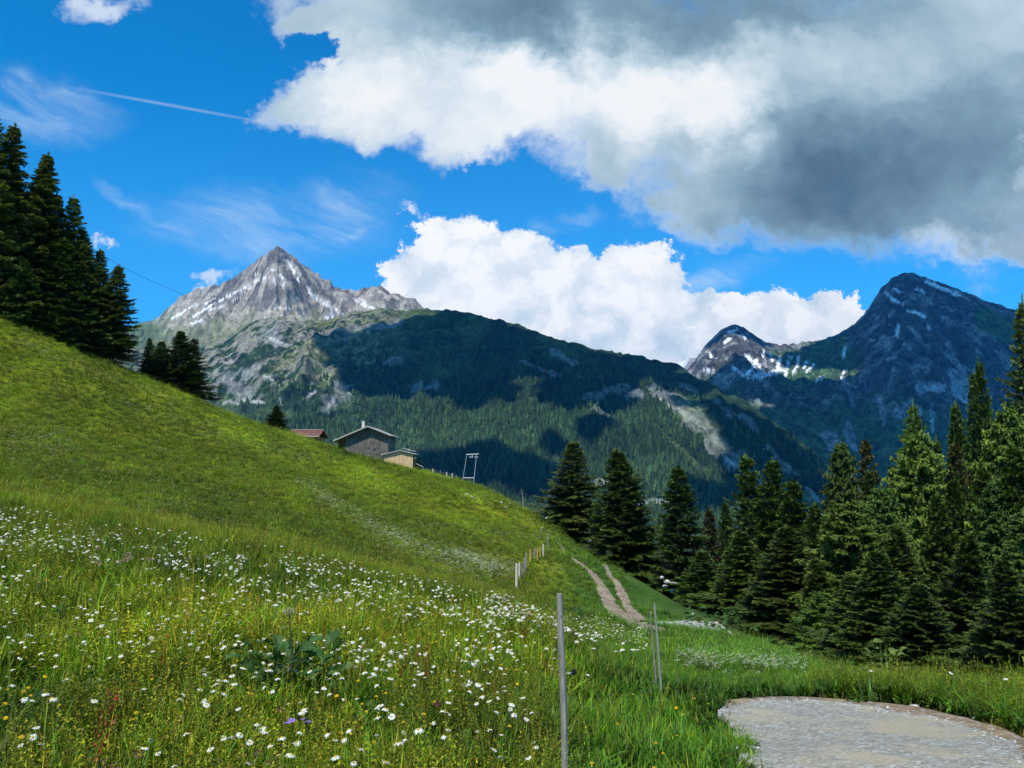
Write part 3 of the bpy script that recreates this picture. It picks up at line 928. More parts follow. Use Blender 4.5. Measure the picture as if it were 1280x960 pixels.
snowA = [([(215, 398), (232, 388), (245, 380)], 2.4), ([(238, 398), (262, 383), (290, 368), (300, 362)], 2.6), ([(240, 405), (252, 400)], 3.2), ([(262, 388), (285, 380), (305, 366)], 2.0), ([(300, 363), (318, 352), (332, 347)], 2.6),
         ([(312, 360), (320, 356)], 2.0), ([(342, 348), (344, 355)], 2.6), ([(351, 343), (354, 350)], 2.2), ([(355, 324), (364, 330)], 2.0), ([(362, 330), (370, 345), (374, 352)], 2.4), ([(370, 334), (376, 344)], 1.6),
         ([(384, 362), (398, 374), (420, 388), (430, 392)], 2.8), ([(412, 384), (430, 393), (440, 396)], 3.0), ([(402, 400), (412, 394), (418, 398)], 4.2), ([(366, 378), (371, 372)], 2.6), ([(343, 384), (362, 386)], 2.0), ([(335, 336), (345, 338)], 1.6),
         ([(444, 376), (458, 382), (475, 388)], 2.8), ([(448, 372), (466, 384), (490, 390)], 2.0), ([(490, 390), (500, 388)], 2.2), ([(325, 337), (318, 345)], 1.5), ([(356, 352), (352, 360)], 1.4), ([(270, 372), (256, 380)], 1.8)]
c = lerp(c, (0.80, 0.82, 0.84), paint(apx_, apy_, snowA, nfa, 1.5, 0.5))
c *= (0.5 + 0.95 * n3)[..., None] * (0.75 + .5 * nfa)[..., None]
M_peak = mat_mountain('grey_rock_face', 0.02, 0.08, 1.0, 14, 0.42)
finish('rocky_peak', AX, AY, AZ, np.clip(c, 0, 0.85), M_peak, 'pointed grey rocky peak with snow streaks at the left')

# --- pair of dark blue mountains at the right
C_crest = [(800, 520, 6800), (835, 485, 6800), (860, 458, 6700), (868, 450, 6700), (880, 436, 6600), (895, 421, 6600), (905, 413, 6500), (919, 407, 6500), (932, 413, 6500), (945, 422, 6500), (960, 429, 6550), (975, 433, 6600), (990, 431, 6650), (1010, 429, 6700),
           (1030, 426, 6700), (1050, 418, 6650), (1068, 408, 6600), (1080, 394, 6500), (1092, 377, 6450), (1102, 362, 6400), (1115, 350, 6350), (1128, 345.5, 6300), (1140, 344, 6300), (1155, 348, 6300), (1175, 355, 6300), (1200, 364, 6250), (1230, 377, 6200), (1262, 386, 6200),
           (1300, 392, 6100), (1360, 400, 6000), (1500, 430, 6000)]
def dispC(X, Y, t, A):
    sp1 = ridged(X / 800 + fbm(X / 1100, Y / 1100, 3, 81) * 1.5, Y / 2400, 4, 82) - 0.55
    sp2 = ridged(X / 240 + fbm(X / 400, Y / 400, 3, 83) * 1.5, Y / 700, 5, 84) - 0.5
    fine = ridged(X / 80, Y / 80, 5, 85) - 0.5
    w = np.sin(np.clip(t, 0, 1) * math.pi) ** 0.7
    return sp1 * 420 * w + sp2 * (150 * w + 34) + fine * (30 * w + 34)
CX, CY, CZ, CT = fan('C', C_crest, (0.14, 0.82), 520, 240, 3700, -120, lambda t, A: 0.9 * t ** 1.2 + 0.1 * t, dispC)
cpx, cpy = proj(CX, CY, CZ)
n1 = fbm(CX / 90, CY / 90, 5, 91); n2 = fbm(CX / 300, CY / 300, 5, 92); n3 = ridged(CX / 60 + CZ / 120, CY / 120, 5, 93)
c = np.tile(np.array((0.070, 0.072, 0.068)), CX.shape + (1,))
c = lerp(c, (0.20, 0.20, 0.185), sstep(n1, 0.52, 0.66))
c = lerp(c, (0.05, 0.10, 0.035), sstep(cpy + (n2 - 0.5) * 90 - (470 + (cpx - 900) * 0.08), -10, 40) * 0.9)
c = lerp(c, (0.055, 0.105, 0.04), paint(cpx, cpy, [([(980, 475), (1040, 450)], 34), ([(1230, 400), (1270, 420)], 18)], n2, 0.8))
c = lerp(c, (0.38, 0.39, 0.40), paint(cpx, cpy, [([(1150, 488), (1175, 484)], 6), ([(1185, 430), (1205, 470), (1212, 500)], 5), ([(1190, 465), (1200, 490)], 7), ([(1165, 505), (1166, 540)], 2.2), ([(1055, 475), (1068, 510)], 2.5),
          ([(1035, 545), (1042, 558)], 6), ([(1060, 530), (1068, 560)], 5), ([(1140, 500), (1120, 520)], 4), ([(1100, 500), (1106, 530)], 2.5), ([(1150, 510), (1140, 560)], 2.2)], n1, 1.3, 1.2) * 0.55)
snowC = [([(910, 416), (920, 412)], 2.2), ([(928, 418), (932, 423)], 2.0), ([(905, 428), (912, 424)], 1.8), ([(887, 441), (889, 446)], 1.6), ([(880, 462), (892, 464)], 2.6), ([(932, 446), (945, 452), (940, 462), (928, 470)], 3.0),
         ([(915, 458), (930, 468)], 2.4), ([(935, 470), (960, 468), (975, 462)], 3.4), ([(950, 460), (945, 450)], 2.4), ([(962, 442), (966, 450)], 2.0), ([(975, 448), (972, 462)], 2.6), ([(985, 453), (982, 470)], 2.4), ([(998, 450), (996, 458), (992, 466)], 2.2),
         ([(1008, 452), (1004, 460)], 2.2), ([(1017, 456), (1009, 464)], 2.0), ([(1020, 476), (1028, 472)], 2.0), ([(1056, 436), (1055, 444)], 2.4), ([(1057, 464), (1051, 472)], 2.2), ([(998, 446), (997, 452)], 1.6), ([(955, 438), (954, 446)], 1.6),
         ([(1107, 366), (1116, 374), (1128, 380)], 2.0), ([(1118, 360), (1124, 366)], 1.6), ([(1135, 388), (1150, 392), (1155, 396)], 2.4), ([(1123, 406), (1122, 420)], 2.2), ([(1158, 352), (1180, 362), (1200, 370)], 2.4),
         ([(1146, 360), (1156, 366)], 2.0), ([(1160, 408), (1162, 411)], 1.8), ([(1093, 394), (1096, 398)], 1.4), ([(985, 445), (990, 448)], 1.5)]
nfc = fbm(CX / 25, CY / 25, 5, 95)
c *= (0.25 + 1.5 * n3)[..., None] * (0.6 + .8 * nfc)[..., None]  # streaky contrast paints gully shading into the rock colour
c = lerp(c, (0.84, 0.86, 0.88), paint(cpx, cpy, snowC, nfc, 1.0, 1.05))
M_slate = mat_mountain('dark_slate_slopes', 0.02, 0.07, 1.0, 22, 0.85)
finish('dark_mountain', CX, CY, CZ, np.clip(c, 0, 0.85), M_slate, 'dark slate mountain with two summits and thin snow patches at the right')

# --- far snowy ridge glimpsed in the gap
E_crest = [(760, 470, 9800), (835, 458, 9800), (850, 453, 9800), (862, 448, 9800), (875, 446, 9800), (920, 452, 9800), (980, 470, 9800)]
EX, EY, EZ, ET = fan('E', E_crest, (0.10, 0.38), 120, 50, 7600, -120, lambda t, A: t, lambda X, Y, t, A: (ridged(X / 300, Y / 500, 4, 99) - 0.5) * 60 * np.sin(np.clip(t, 0, 1) * math.pi) + (fbm(X / 90, Y / 90, 3, 98) - .5) * 25)
ne = fbm(EX / 120, EY / 120, 4, 97)
c = lerp(np.tile(np.array((0.26, 0.25, 0.25)), EX.shape + (1,)), (0.8, 0.82, 0.84), sstep(ne, 0.5, 0.6))
finish('distant_ridge', EX, EY, EZ, c, M_peak, 'far snow-flecked ridge glimpsed in the gap')


# ------------------------------------------------------------------ unseen clouds added above the frame to shade the mountains
def surf_hit(X, Y, Z, px, py, ppx, ppy):
    k = np.argmin((ppx[:230] - px) ** 2 + (ppy[:230] - py) ** 2)
    return np.array((X[:230].ravel()[k], Y[:230].ravel()[k], Z[:230].ravel()[k]))


def ico(sub=3):
    import bmesh
    bm = bmesh.new(); bmesh.ops.create_icosphere(bm, subdivisions=sub, radius=1.0)
    V = np.array([v.co[:] for v in bm.verts]); F = np.array([[v.index for v in f.verts] for f in bm.faces]); bm.free()
    return V, F
IV, IF = ico(3)


def cloud(name, lumps, label):
    Vs = []; Fs = []; n = 0
    for x, y, z, r, fl in lumps:
        V = IV * np.array((r, r, r * fl))
        nn_ = fbm(V[:, 0] / r * 2.2 + x / 400, V[:, 1] / r * 2.2 + V[:, 2] / r, 4, 5) - 0.5
        V = V * (1 + nn_[:, None] * 0.9) + (x, y, z)
        Vs.append(V); Fs.append(IF + n); n += len(V)
    link(name, mesh_np(name, np.vstack(Vs), np.vstack(Fs), M_cloud, smooth=True), kind='structure', label=label)


S_ = np.array(SUN)
def shade_cloud(name, alt, spots, surf, label, seed):
    r_ = np.random.default_rng(seed); lumps = []
    for px, py, rad in spots:
        Q = surf_hit(*surf[:3], px, py, surf[3], surf[4])
        for k in range(3):
            q = Q + S_ * ((alt - Q[2]) / S_[2]) + np.array((r_.normal(), r_.normal(), 0)) * rad * 0.28
            lumps.append((q[0], q[1], q[2] + r_.uniform(0, 60), rad * r_.uniform(0.55, 0.85), 0.35))
    cloud(name, lumps, label)


# ------------------------------------------------------------------ scattering
def scatter(name, X, Y, Z, rot, scl, idx, protos, tint=None, **tags):
    me = bpy.data.meshes.new(name)
    n = len(X)
    me.vertices.add(n); me.vertices.foreach_set('co', np.stack([X, Y, Z], -1).astype(np.float32).ravel())
    at = me.attributes.new('rot', 'FLOAT_VECTOR', 'POINT'); at.data.foreach_set('vector', np.asarray(rot, np.float32).ravel())
    at = me.attributes.new('scl', 'FLOAT_VECTOR', 'POINT'); s = np.asarray(scl, np.float32)
    if s.ndim == 1: s = np.repeat(s[:, None], 3, 1)
    at.data.foreach_set('vector', s.ravel())
    at = me.attributes.new('pick', 'INT', 'POINT'); at.data.foreach_set('value', np.asarray(idx, np.int32))
    at = me.attributes.new('tint', 'FLOAT_VECTOR', 'POINT')
    at.data.foreach_set('vector', (np.ones((n, 3)) if tint is None else tint).astype(np.float32).ravel())
    col = bpy.data.collections.new(name + '_sources')
    for k, (pn, pm) in enumerate(protos):
        o = bpy.data.objects.new('%s_%02d' % (name, k), pm); col.objects.link(o)
    ng = bpy.data.node_groups.new(name, 'GeometryNodeTree')
    ng.interface.new_socket('Geometry', in_out='INPUT', socket_type='NodeSocketGeometry')
    ng.interface.new_socket('Geometry', in_out='OUTPUT', socket_type='NodeSocketGeometry')
    N = ng.nodes; L = ng.links
    gi = N.new('NodeGroupInput'); go = N.new('NodeGroupOutput')
    ci = N.new('GeometryNodeCollectionInfo'); ci.inputs[0].default_value = col
    ci.inputs['Separate Children'].default_value = True; ci.inputs['Reset Children'].default_value = True
    ip = N.new('GeometryNodeInstanceOnPoints'); ip.inputs['Pick Instance'].default_value = True
    def na(nm, ty):
        a = N.new('GeometryNodeInputNamedAttribute'); a.data_type = ty; a.inputs[0].default_value = nm
        return a.outputs[0]
    L.new(gi.outputs[0], ip.inputs['Points']); L.new(ci.outputs[0], ip.inputs['Instance'])
    L.new(na('pick', 'INT'), ip.inputs['Instance Index'])
    L.new(na('rot', 'FLOAT_VECTOR'), ip.inputs['Rotation']); L.new(na('scl', 'FLOAT_VECTOR'), ip.inputs['Scale'])
    L.new(ip.outputs[0], go.inputs[0])
    o = link(name, me, kind='stuff', **tags)
    md = o.modifiers.new('scatter', 'NODES'); md.node_group = ng
    return o


# --- forest on the ridge
def cone_tree(seed, wide=0.24, col=(0.024, 0.052, 0.020)):
    r_ = np.random.default_rng(seed); V = []; F = []; Cc = []
    tiers = 5
    for k in range(tiers):
        z0 = 0.08 + k * 0.17; z1 = min(1.0, z0 + 0.36 - k * 0.01)
        R = wide * (1 - (z0) * 0.95)
        n = 7; b = len(V)
        V.append((r_.normal() * 0.01, r_.normal() * 0.01, z1)); Cc.append(np.array(col) * 1.25)
        for j in range(n):
            a = 2 * math.pi * (j + r_.uniform(-.3, .3)) / n; rr = R * r_.uniform(0.65, 1.2)
            V.append((rr * math.cos(a), rr * math.sin(a), z0 - r_.uniform(0, 0.05))); Cc.append(np.array(col) * r_.uniform(0.7, 1.2))
        for j in range(n): F.append((b, b + 1 + j, b + 1 + (j + 1) % n))
    return mesh_np('conifer', np.array(V), np.array(F), M_forest, np.array(Cc))


fp = [('a', cone_tree(1)), ('b', cone_tree(2, 0.20, (0.02, 0.042, 0.018))), ('c', cone_tree(3, 0.28, (0.045, 0.085, 0.028))), ('d', cone_tree(4, 0.17, (0.026, 0.055, 0.022)))]
rows, cols = BX.shape
N_F = 125000
ri = rng.uniform(0, 225, N_F); ci_ = rng.uniform(60, cols - 60, N_F)
r0 = ri.astype(int); c0 = ci_.astype(int); fr = ri - r0; fc = ci_ - c0
def bil(Aa): return (Aa[r0, c0] * (1 - fc) + Aa[r0, c0 + 1] * fc) * (1 - fr) + (Aa[r0 + 1, c0] * (1 - fc) + Aa[r0 + 1, c0 + 1] * fc) * fr
fx, fy, fz = bil(BX), bil(BY), bil(BZ); rk = bil(B_rock)
fpx, fpy = proj(fx, fy, fz)
line = np.interp(fpx, [250, 400, 470, 540, 640, 720, 800, 850, 900, 960, 1030, 1100], [540, 528, 505, 500, 488, 478, 490, 530, 580, 600, 600, 600])
dn = fbm(fx / 130, fy / 130, 4, 140)
keepp = sstep(fpy - line + (dn - 0.5) * 150, -26, 30) + 0.09 * (fpy > line - 60)
keep = (rng.random(N_F) < keepp * (0.35 + 0.9 * dn)) & (rk < 0.35 + 0.2 * rng.random(N_F)) & (fpx < 1120) & (fpx > 300)
fx, fy, fz, dn = fx[keep], fy[keep], fz[keep], dn[keep]
n = len(fx)
tt = np.where(rng.random(n) < 0.16, 2, rng.integers(0, 4, n))
hh = 9 + 22 * rng.random(n) ** 1.3
tn = (0.35 + 1.3 * fbm(fx / 160, fy / 160, 4, 141))[:, None] * np.ones((n, 3))
scatter('distant_forest', fx, fy, fz - 1, np.c_[np.zeros((n, 2)), rng.uniform(0, 6.28, n)], np.c_[hh * 1.15, hh * 1.15, hh], tt, fp, tn,
        label='dense conifer forest covering the lower mountain ridge')
# valley wood
n = 26000
vx = rng.uniform(-900, 2600, n); vy = rng.uniform(700, 2300, n)
keep = (fbm(vx / 160, vy / 160, 4, 150) > 0.42) & (np.abs(vx / vy) < 0.75)
vx, vy = vx[keep], vy[keep]; n = len(vx); vz = -118 + (fbm(vx / 900, vy / 900, 3, 3) - 0.5) * 14
scatter('valley_wood', vx, vy, vz - 2, np.c_[np.zeros((n, 2)), rng.uniform(0, 6.28, n)], rng.uniform(14, 26, n), rng.integers(0, 4, n), fp, None,
        label='conifers on the valley floor below the ridge')

surfB = (BX, BY, BZ, bpx, bpy_); surfC = (CX, CY, CZ, cpx, cpy)
shade_cloud('cloud', 3300, [(445, 450, 230), (500, 430, 300), (560, 420, 330), (560, 470, 300), (480, 480, 240), (620, 430, 320), (620, 470, 240), (680, 450, 300), (740, 460, 240), (700, 490, 200), (800, 470, 190), (860, 480, 150), (930, 530, 190), (980, 570, 200), (900, 500, 140), (1010, 620, 200)], surfB,
            'unseen white cloud added to shade the middle ridge', 3)
shade_cloud('cloud', 3300, [(545, 590, 130), (590, 600, 140), (640, 590, 120), (600, 575, 110), (690, 570, 70), (740, 540, 70), (880, 620, 90)], surfB, 'small unseen cloud added to shade the foot of the ridge', 4)
shade_cloud('cloud', 4600, [(x, y, 560) for x in (890, 980, 1070, 1160, 1250, 1340) for y in (430, 500, 580) if not (x < 1000 and y < 570)] + [(1130, 370, 500), (1140, 350, 520), (1180, 360, 460), (1240, 385, 460), (1090, 390, 420), (1200, 390, 500), (1280, 410, 500), (1000, 540, 560), (1040, 500, 560), (1030, 450, 420), (920, 540, 480), (900, 380, 300)], surfC,
            'large unseen cloud added to shade the dark mountain', 5)

# ------------------------------------------------------------------ grass and flowers
def tuft(kind, seed):
    r_ = np.random.default_rng(seed); V = []; F = []; Cc = []
    def blade(x, y, h, w, a, bend, c0, c1, seg=3, wtop=0.0):
        b = len(V)
        dx, dy = math.cos(a), math.sin(a); ox, oy = -dy, dx
        for k in range(seg):
            t = k / seg; z = h * (t - 0.15 * t * t * bend); off = bend * h * 0.6 * t * t; ww = w * (1 - t * 0.6) if not wtop else w * (0.45 + 1.1 * math.sin(math.pi * min(1, t + .12)))
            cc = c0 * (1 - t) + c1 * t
            for s_ in (-1, 1):
                V.append((x + dx * off + ox * ww * s_, y + dy * off + oy * ww * s_, z)); Cc.append(cc)
        V.append((x + dx * bend * h * 0.6, y + dy * bend * h * 0.6, h * (1 - 0.15 * bend))); Cc.append(c1)
        for k in range(seg - 1):
            F.append((b + 2 * k, b + 2 * k + 1, b + 2 * k + 3)); F.append((b + 2 * k, b + 2 * k + 3, b + 2 * k + 2))
        e = b + 2 * (seg - 1); F.append((e, e + 1, e + 2))
        return V[-1]
    def tri(p, r, c):
        b = len(V)
        for _ in range(3):
            V.append((p[0] + r_.normal() * r, p[1] + r_.normal() * r, p[2] + r_.normal() * r * 1.3)); Cc.append(np.array(c) * r_.uniform(.8, 1.2))
        F.append((b, b + 1, b + 2))
    g0 = np.array((0.011, 0.022, 0.004)); g1 = np.array((0.105, 0.235, 0.012)); y1 = np.array((0.33, 0.36, 0.05)); b1 = np.array((0.26, 0.17, 0.05))  # dark root colour paints the shade low between the blades
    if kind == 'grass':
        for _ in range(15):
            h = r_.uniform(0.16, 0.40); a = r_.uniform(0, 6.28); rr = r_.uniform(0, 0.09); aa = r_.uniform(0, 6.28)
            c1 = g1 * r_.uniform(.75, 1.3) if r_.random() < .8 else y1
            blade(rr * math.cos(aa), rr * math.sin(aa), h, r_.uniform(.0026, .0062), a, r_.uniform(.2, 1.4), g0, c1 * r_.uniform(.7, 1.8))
    elif kind == 'seed':
        for _ in range(6):
            h = r_.uniform(0.28, 0.50); a = r_.uniform(0, 6.28); rr = r_.uniform(0, 0.10); aa = r_.uniform(0, 6.28)
            cc = y1 if r_.random() < .86 else b1
            tip = blade(rr * math.cos(aa), rr * math.sin(aa), h, .0012, a, r_.uniform(.05, .35), g0, y1 * .8)
            for k in range(7): tri((tip[0], tip[1], tip[2] - k * .011), .0035, cc * 1.1)
        for _ in range(9):
            h = r_.uniform(0.12, 0.30); a = r_.uniform(0, 6.28); rr = r_.uniform(0, 0.10); aa = r_.uniform(0, 6.28)
            blade(rr * math.cos(aa), rr * math.sin(aa), h, r_.uniform(.0016, .0034), a, r_.uniform(.3, 1), g0, g1)
    elif kind == 'herb':        # broad lush leaves
        for _ in range(11):
            h = r_.uniform(0.09, 0.26); a = r_.uniform(0, 6.28); rr = r_.uniform(0, 0.09); aa = r_.uniform(0, 6.28)
            blade(rr * math.cos(aa), rr * math.sin(aa), h, r_.uniform(.006, .014), a, r_.uniform(.6, 1.6), g0 * 1.5, np.array((0.10, 0.21, 0.022)) * r_.uniform(.6, 1.5), 4, 1)
    elif kind == 'rattle':      # leafy stems, yellow green
        for _ in range(4):
            x, y = r_.normal() * .05, r_.normal() * .05; h = r_.uniform(.18, .34)
            blade(x, y, h, .0018, r_.uniform(0, 6.28), .1, g0, y1 * .6)
            for k in range(11):
                z = h * (0.25 + 0.75 * k / 11); a = r_.uniform(0, 6.28); L = .042 * (1.1 - k / 16)
                b = len(V); c_ = np.array((0.22, 0.31, 0.025)) * r_.uniform(.35, 1.4)
                dx, dy = math.cos(a), math.sin(a)
                for p in ((x, y, z), (x + dx * L * .6 - dy * .0095, y + dy * L * .6 + dx * .0095, z + .012), (x + dx * L, y + dy * L, z + .004), (x + dx * L * .6 + dy * .0095, y + dy * L * .6 - dx * .0095, z + .008)):
                    V.append(p); Cc.append(c_)
                F.append((b, b + 1, b + 2)); F.append((b, b + 2, b + 3))
    elif kind == 'sorrel':      # red brown spikes
        for _ in range(2):
            x, y = r_.normal() * .05, r_.normal() * .05; h = r_.uniform(.34, .52)
            tip = blade(x, y, h, .0016, r_.uniform(0, 6.28), .15, g0, b1)
            for k in range(26): tri((x + (tip[0] - x) * (.6 + .4 * k / 26), y, h * (.55 + .42 * k / 26)), .006, (0.30, 0.10, 0.04))
        for _ in range(8):
            blade(r_.normal() * .05, r_.normal() * .05, r_.uniform(.1, .3), r_.uniform(.002, .004), r_.uniform(0, 6.28), r_.uniform(.3, 1), g0, g1)
    elif kind == 'short':       # cropped, dense
        for _ in range(22):
            h = r_.uniform(0.07, 0.20); a = r_.uniform(0, 6.28); rr = r_.uniform(0, 0.14); aa = r_.uniform(0, 6.28)
            c1 = g1 * r_.uniform(.8, 1.3) if r_.random() < .7 else y1
            blade(rr * math.cos(aa), rr * math.sin(aa), h, r_.uniform(.003, .006), a, r_.uniform(.3, 1.2), g0, c1, 2)
    elif kind == 'straw':       # dry blades
        for _ in range(12):
            h = r_.uniform(0.06, 0.18); a = r_.uniform(0, 6.28); rr = r_.uniform(0, 0.08); aa = r_.uniform(0, 6.28)
            blade(rr * math.cos(aa), rr * math.sin(aa), h, r_.uniform(.002, .003), a, r_.uniform(.6, 1.6), b1 * .8, np.array((0.42, 0.32, 0.14)))
    F = np.array(F)
    return mesh_np('tuft', np.array(V), F, M_leaf, np.array(Cc))


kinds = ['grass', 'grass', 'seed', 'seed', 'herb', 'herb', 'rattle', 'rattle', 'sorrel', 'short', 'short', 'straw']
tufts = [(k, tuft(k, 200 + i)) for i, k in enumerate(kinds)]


def sample_fan(n, d0, d1, power, px0=-90, px1=1370):
    """points on the ground inside the view, density falling as distance^-power"""
    u = rng.random(n); e = 2 - power
    d = (d0 ** e + u * (d1 ** e - d0 ** e)) ** (1 / e) if abs(e) > 1e-6 else d0 * (d1 / d0) ** u
    a = (rng.uniform(px0, px1, n) - 640) / 1000
    return a * d, d


def zone_tint(x, y, z):
    px, py = proj(x, y, z + 0.2)
    n_ = fbm(x / 1.6, y / 1.6, 3, 401); n2_ = fbm(x / 7, y / 7, 3, 402)
    t = np.stack([0.45 + 1.5 * n_, 0.55 + 1.25 * n_, 0.5 + 0.2 * n_], -1)
    lush_ = sstep(px, 640, 800)[:, None]
    t = t * (1 - lush_) + t * np.array((0.72, 0.92, 0.9)) * lush_
    t *= (0.46 + 0.60 * n2_)[:, None] * np.array((1.12, 0.96, 1.0))
    return t, px, py, lush_[:, 0]


x, y = sample_fan(64000, 2.8, 26, 0.9)
rd = road_dist(x, y)
z = T(x, y)
tint, px, py, lu = zone_tint(x, y, z)
edge_ = rng.random(len(x))
keep = (rd > np.where(x > 3.0, 0.04 + 0.14 * edge_, -0.10)) & (fbm(x / .35, y / .35, 2, 426) + .35 * rng.random(len(x)) > .47) & ~((rd < 0.55) & ((x > 3.0) | ((x > 2.3) & (y > 8))) & (edge_ < 0.85)) & ~((y > 15) & (x > 0.2 * y) & (edge_ < 0.3))
x, y, z, tint, px, py, lu, rd = [q[keep] for q in (x, y, z, tint, px, py, lu, rd)]
n = len(x); r = rng.random(n)
zone = fbm(x / 1.3, y / 1.3, 3, 411)
brown = fbm(x / 2.2, y / 2.2, 3, 412)
p = np.zeros(n, int)
p[:] = rng.integers(0, 2, n)
m_ = (r < 0.30) & (rng.random(n) < 0.45 + 1.2 * (brown - .25)); p[m_] = rng.integers(2, 4, m_.sum())
m_ = (r > 0.26) & (r < 0.30 + 0.20 + 0.40 * lu); p[m_] = rng.integers(4, 6, m_.sum())
m_ = (r > 0.74) & (zone > 0.44) & (lu < 0.6); p[m_] = rng.integers(6, 8, m_.sum())
m_ = (r < 0.02) & (brown > 0.52) & (lu < 0.5); p[m_] = 8
m_ = (lu > 0.5) & (p >= 2) & (p < 4) & (r < 0.22); p[m_] = 0
dgl = np.hypot(x, y)
vert = (rd < 0.55) & (x > 2.4)
sc_ = rng.uniform(0.75, 1.2, n) * (1.0 - 0.45 * sstep(0.6 - rd, 0, 0.55)) * (0.85 + 0.35 * fbm(x / 2.5, y / 2.5, 2, 420))
sc_ *= np.where((x > 0.22 * y) & (y > 12), 0.72, 1.0)
sc_ *= 1 - .22 * lu
_b = (x > 0.36 * y) & (y > 6) & (rng.random(n) < .5); p[_b] = np.where(rng.random(_b.sum()) < .5, rng.integers(2, 4, _b.sum()), rng.integers(6, 8, _b.sum()))
bank = (x > 0.36 * y) & (rd > .15) & (y < 20); sc_ = np.where(bank, np.maximum(sc_, .7) * 1.15, sc_)
clump = fbm(x / .28, y / .28, 2, 425); sc_ *= .62 + .75 * clump
p[vert & (rng.random(n) < 0.5)] = 11
wide = 1 + 0.03 * np.clip(dgl - 5, 0, 30)
rot = np.c_[rng.normal(0, 0.12, n), rng.normal(0, 0.12, n), rng.uniform(0, 6.28, n)]
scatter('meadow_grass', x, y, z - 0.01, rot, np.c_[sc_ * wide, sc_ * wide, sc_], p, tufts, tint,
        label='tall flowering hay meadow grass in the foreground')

# short turf over the far slopes
x, y = sample_fan(120000, 20, 135, 0.75)
z = T(x, y); px, py = proj(x, y, z)
rd = road_dist(x, y); td = track_dist(x, y)
keep = (rd > 0.5) & (td > 0.12) & ~((x > 8) & (y > 26 + np.clip(38 - x * 2.0, -10, 40) + 3))
x, y, z, px, py = [q[keep] for q in (x, y, z, px, py)]
n = len(x)
n_ = fbm(x / 5, y / 9, 4, 430); band = fbm(x / 3.5 + y / 9, y / 20, 4, 77)
g_l = (sstep(x - (y - 40) * 0.02, 0.5, 6))[:, None]
tint = np.stack([1.13 + 0.25 * (n_ - .5) * 2, 1.02 + 0.16 * (n_ - .5) * 2, 0.5 + 0 * n_], -1) * (0.62 + 0.42 * sstep(np.hypot(x, y), 32, 75) + 0.5 * (fbm(x / 24, y / 24, 2, 79) - .4))[:, None]
tint = tint * (1 + 0.5 * sstep(band, 0.52, 0.75)[:, None]) * (0.85 + 0.3 * fbm(x / 9, z * 1.3, 4, 78))[:, None]
tint = tint * (1 - g_l) + np.stack([0.72 + 0.3 * n_, 1.0 + 0.3 * n_, 0.95 + 0 * n_], -1) * g_l
p = np.where(rng.random(n) < 0.75, rng.integers(9, 11, n), rng.integers(0, 4, n))
s0 = rng.uniform(0.7, 1.3, n) * (1 + 0.008 * np.hypot(x, y))
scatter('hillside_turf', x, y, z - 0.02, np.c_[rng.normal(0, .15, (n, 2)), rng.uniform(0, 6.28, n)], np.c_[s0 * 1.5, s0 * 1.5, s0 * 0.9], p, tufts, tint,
        label='short olive green turf on the far hillside')


# --- flowers
C_w = (0.88, 0.87, 0.83); C_y = (0.80, 0.58, 0.01); C_st = (0.05, 0.10, 0.02); C_or = (0.80, 0.42, 0.01)
def petals(n, r0, r1, w, z, droop, c, seed):
    r_ = np.random.default_rng(seed); V = []; F = []; Cc = []
    for k in range(n):
        a = 2 * math.pi * k / n + r_.normal() * .06; L = r1 * r_.uniform(.9, 1.05); dz = -droop * r_.uniform(.3, 1.3)
        dx, dy = math.cos(a), math.sin(a); b = len(V)
        for q, ww, zz in ((r0, w * .45, 0), (L * .7, w, dz * .4), (L, w * .55, dz)):
            for s_ in (-1, 1):
                V.append((dx * q - dy * ww * s_, dy * q + dx * ww * s_, z + zz)); Cc.append(c)
        F += [(b, b + 1, b + 3, b + 2), (b + 2, b + 3, b + 5, b + 4)]
    return V, F, Cc
def dome(r, h, z, c, n=8):
    V = [(0, 0, z + h)]; F = []; Cc = [c]
    for k in range(n):
        a = 2 * math.pi * k / n; V.append((r * .7 * math.cos(a), r * .7 * math.sin(a), z + h * .75)); Cc.append(c)
    for k in range(n):
        a = 2 * math.pi * k / n; V.append((r * math.cos(a), r * math.sin(a), z)); Cc.append(np.array(c) * .7)
    for k in range(n):
        F.append((0, 1 + k, 1 + (k + 1) % n, 1 + (k + 1) % n) if False else (1 + k, 1 + n + k, 1 + n + (k + 1) % n, 1 + (k + 1) % n))
    T3 = [(0, 1 + k, 1 + (k + 1) % n) for k in range(n)]
    return V, F, Cc, T3
def stem(h, r=0.0013, bend=0.03, c=C_st):
    g = Geo(); g.tube([(0, 0, -h), (bend * .6, 0, -h * .5), (0, 0, -0.002)], r, 4, False)
    return g.V, g.F, [c] * len(g.V)
def to_mesh(name, parts):
    V = []; F = []; Cc = []
    for p_ in parts:
        b = len(V); V += list(p_[0]); Cc += list(p_[2])
        F += [tuple(i + b for i in f) for f in p_[1]]
        if len(p_) > 3: F += [tuple(i + b for i in f) for f in p_[3]]
    me = bpy.data.meshes.new(name); me.from_pydata([tuple(map(float, v)) for v in V], [], F)
    at = me.color_attributes.new('Col', 'FLOAT_COLOR', 'POINT')
    at.data.foreach_set('color', np.array([(*c_, 1) for c_ in Cc], np.float32).ravel())
    me.materials.append(M_petal); me.update()
    return me

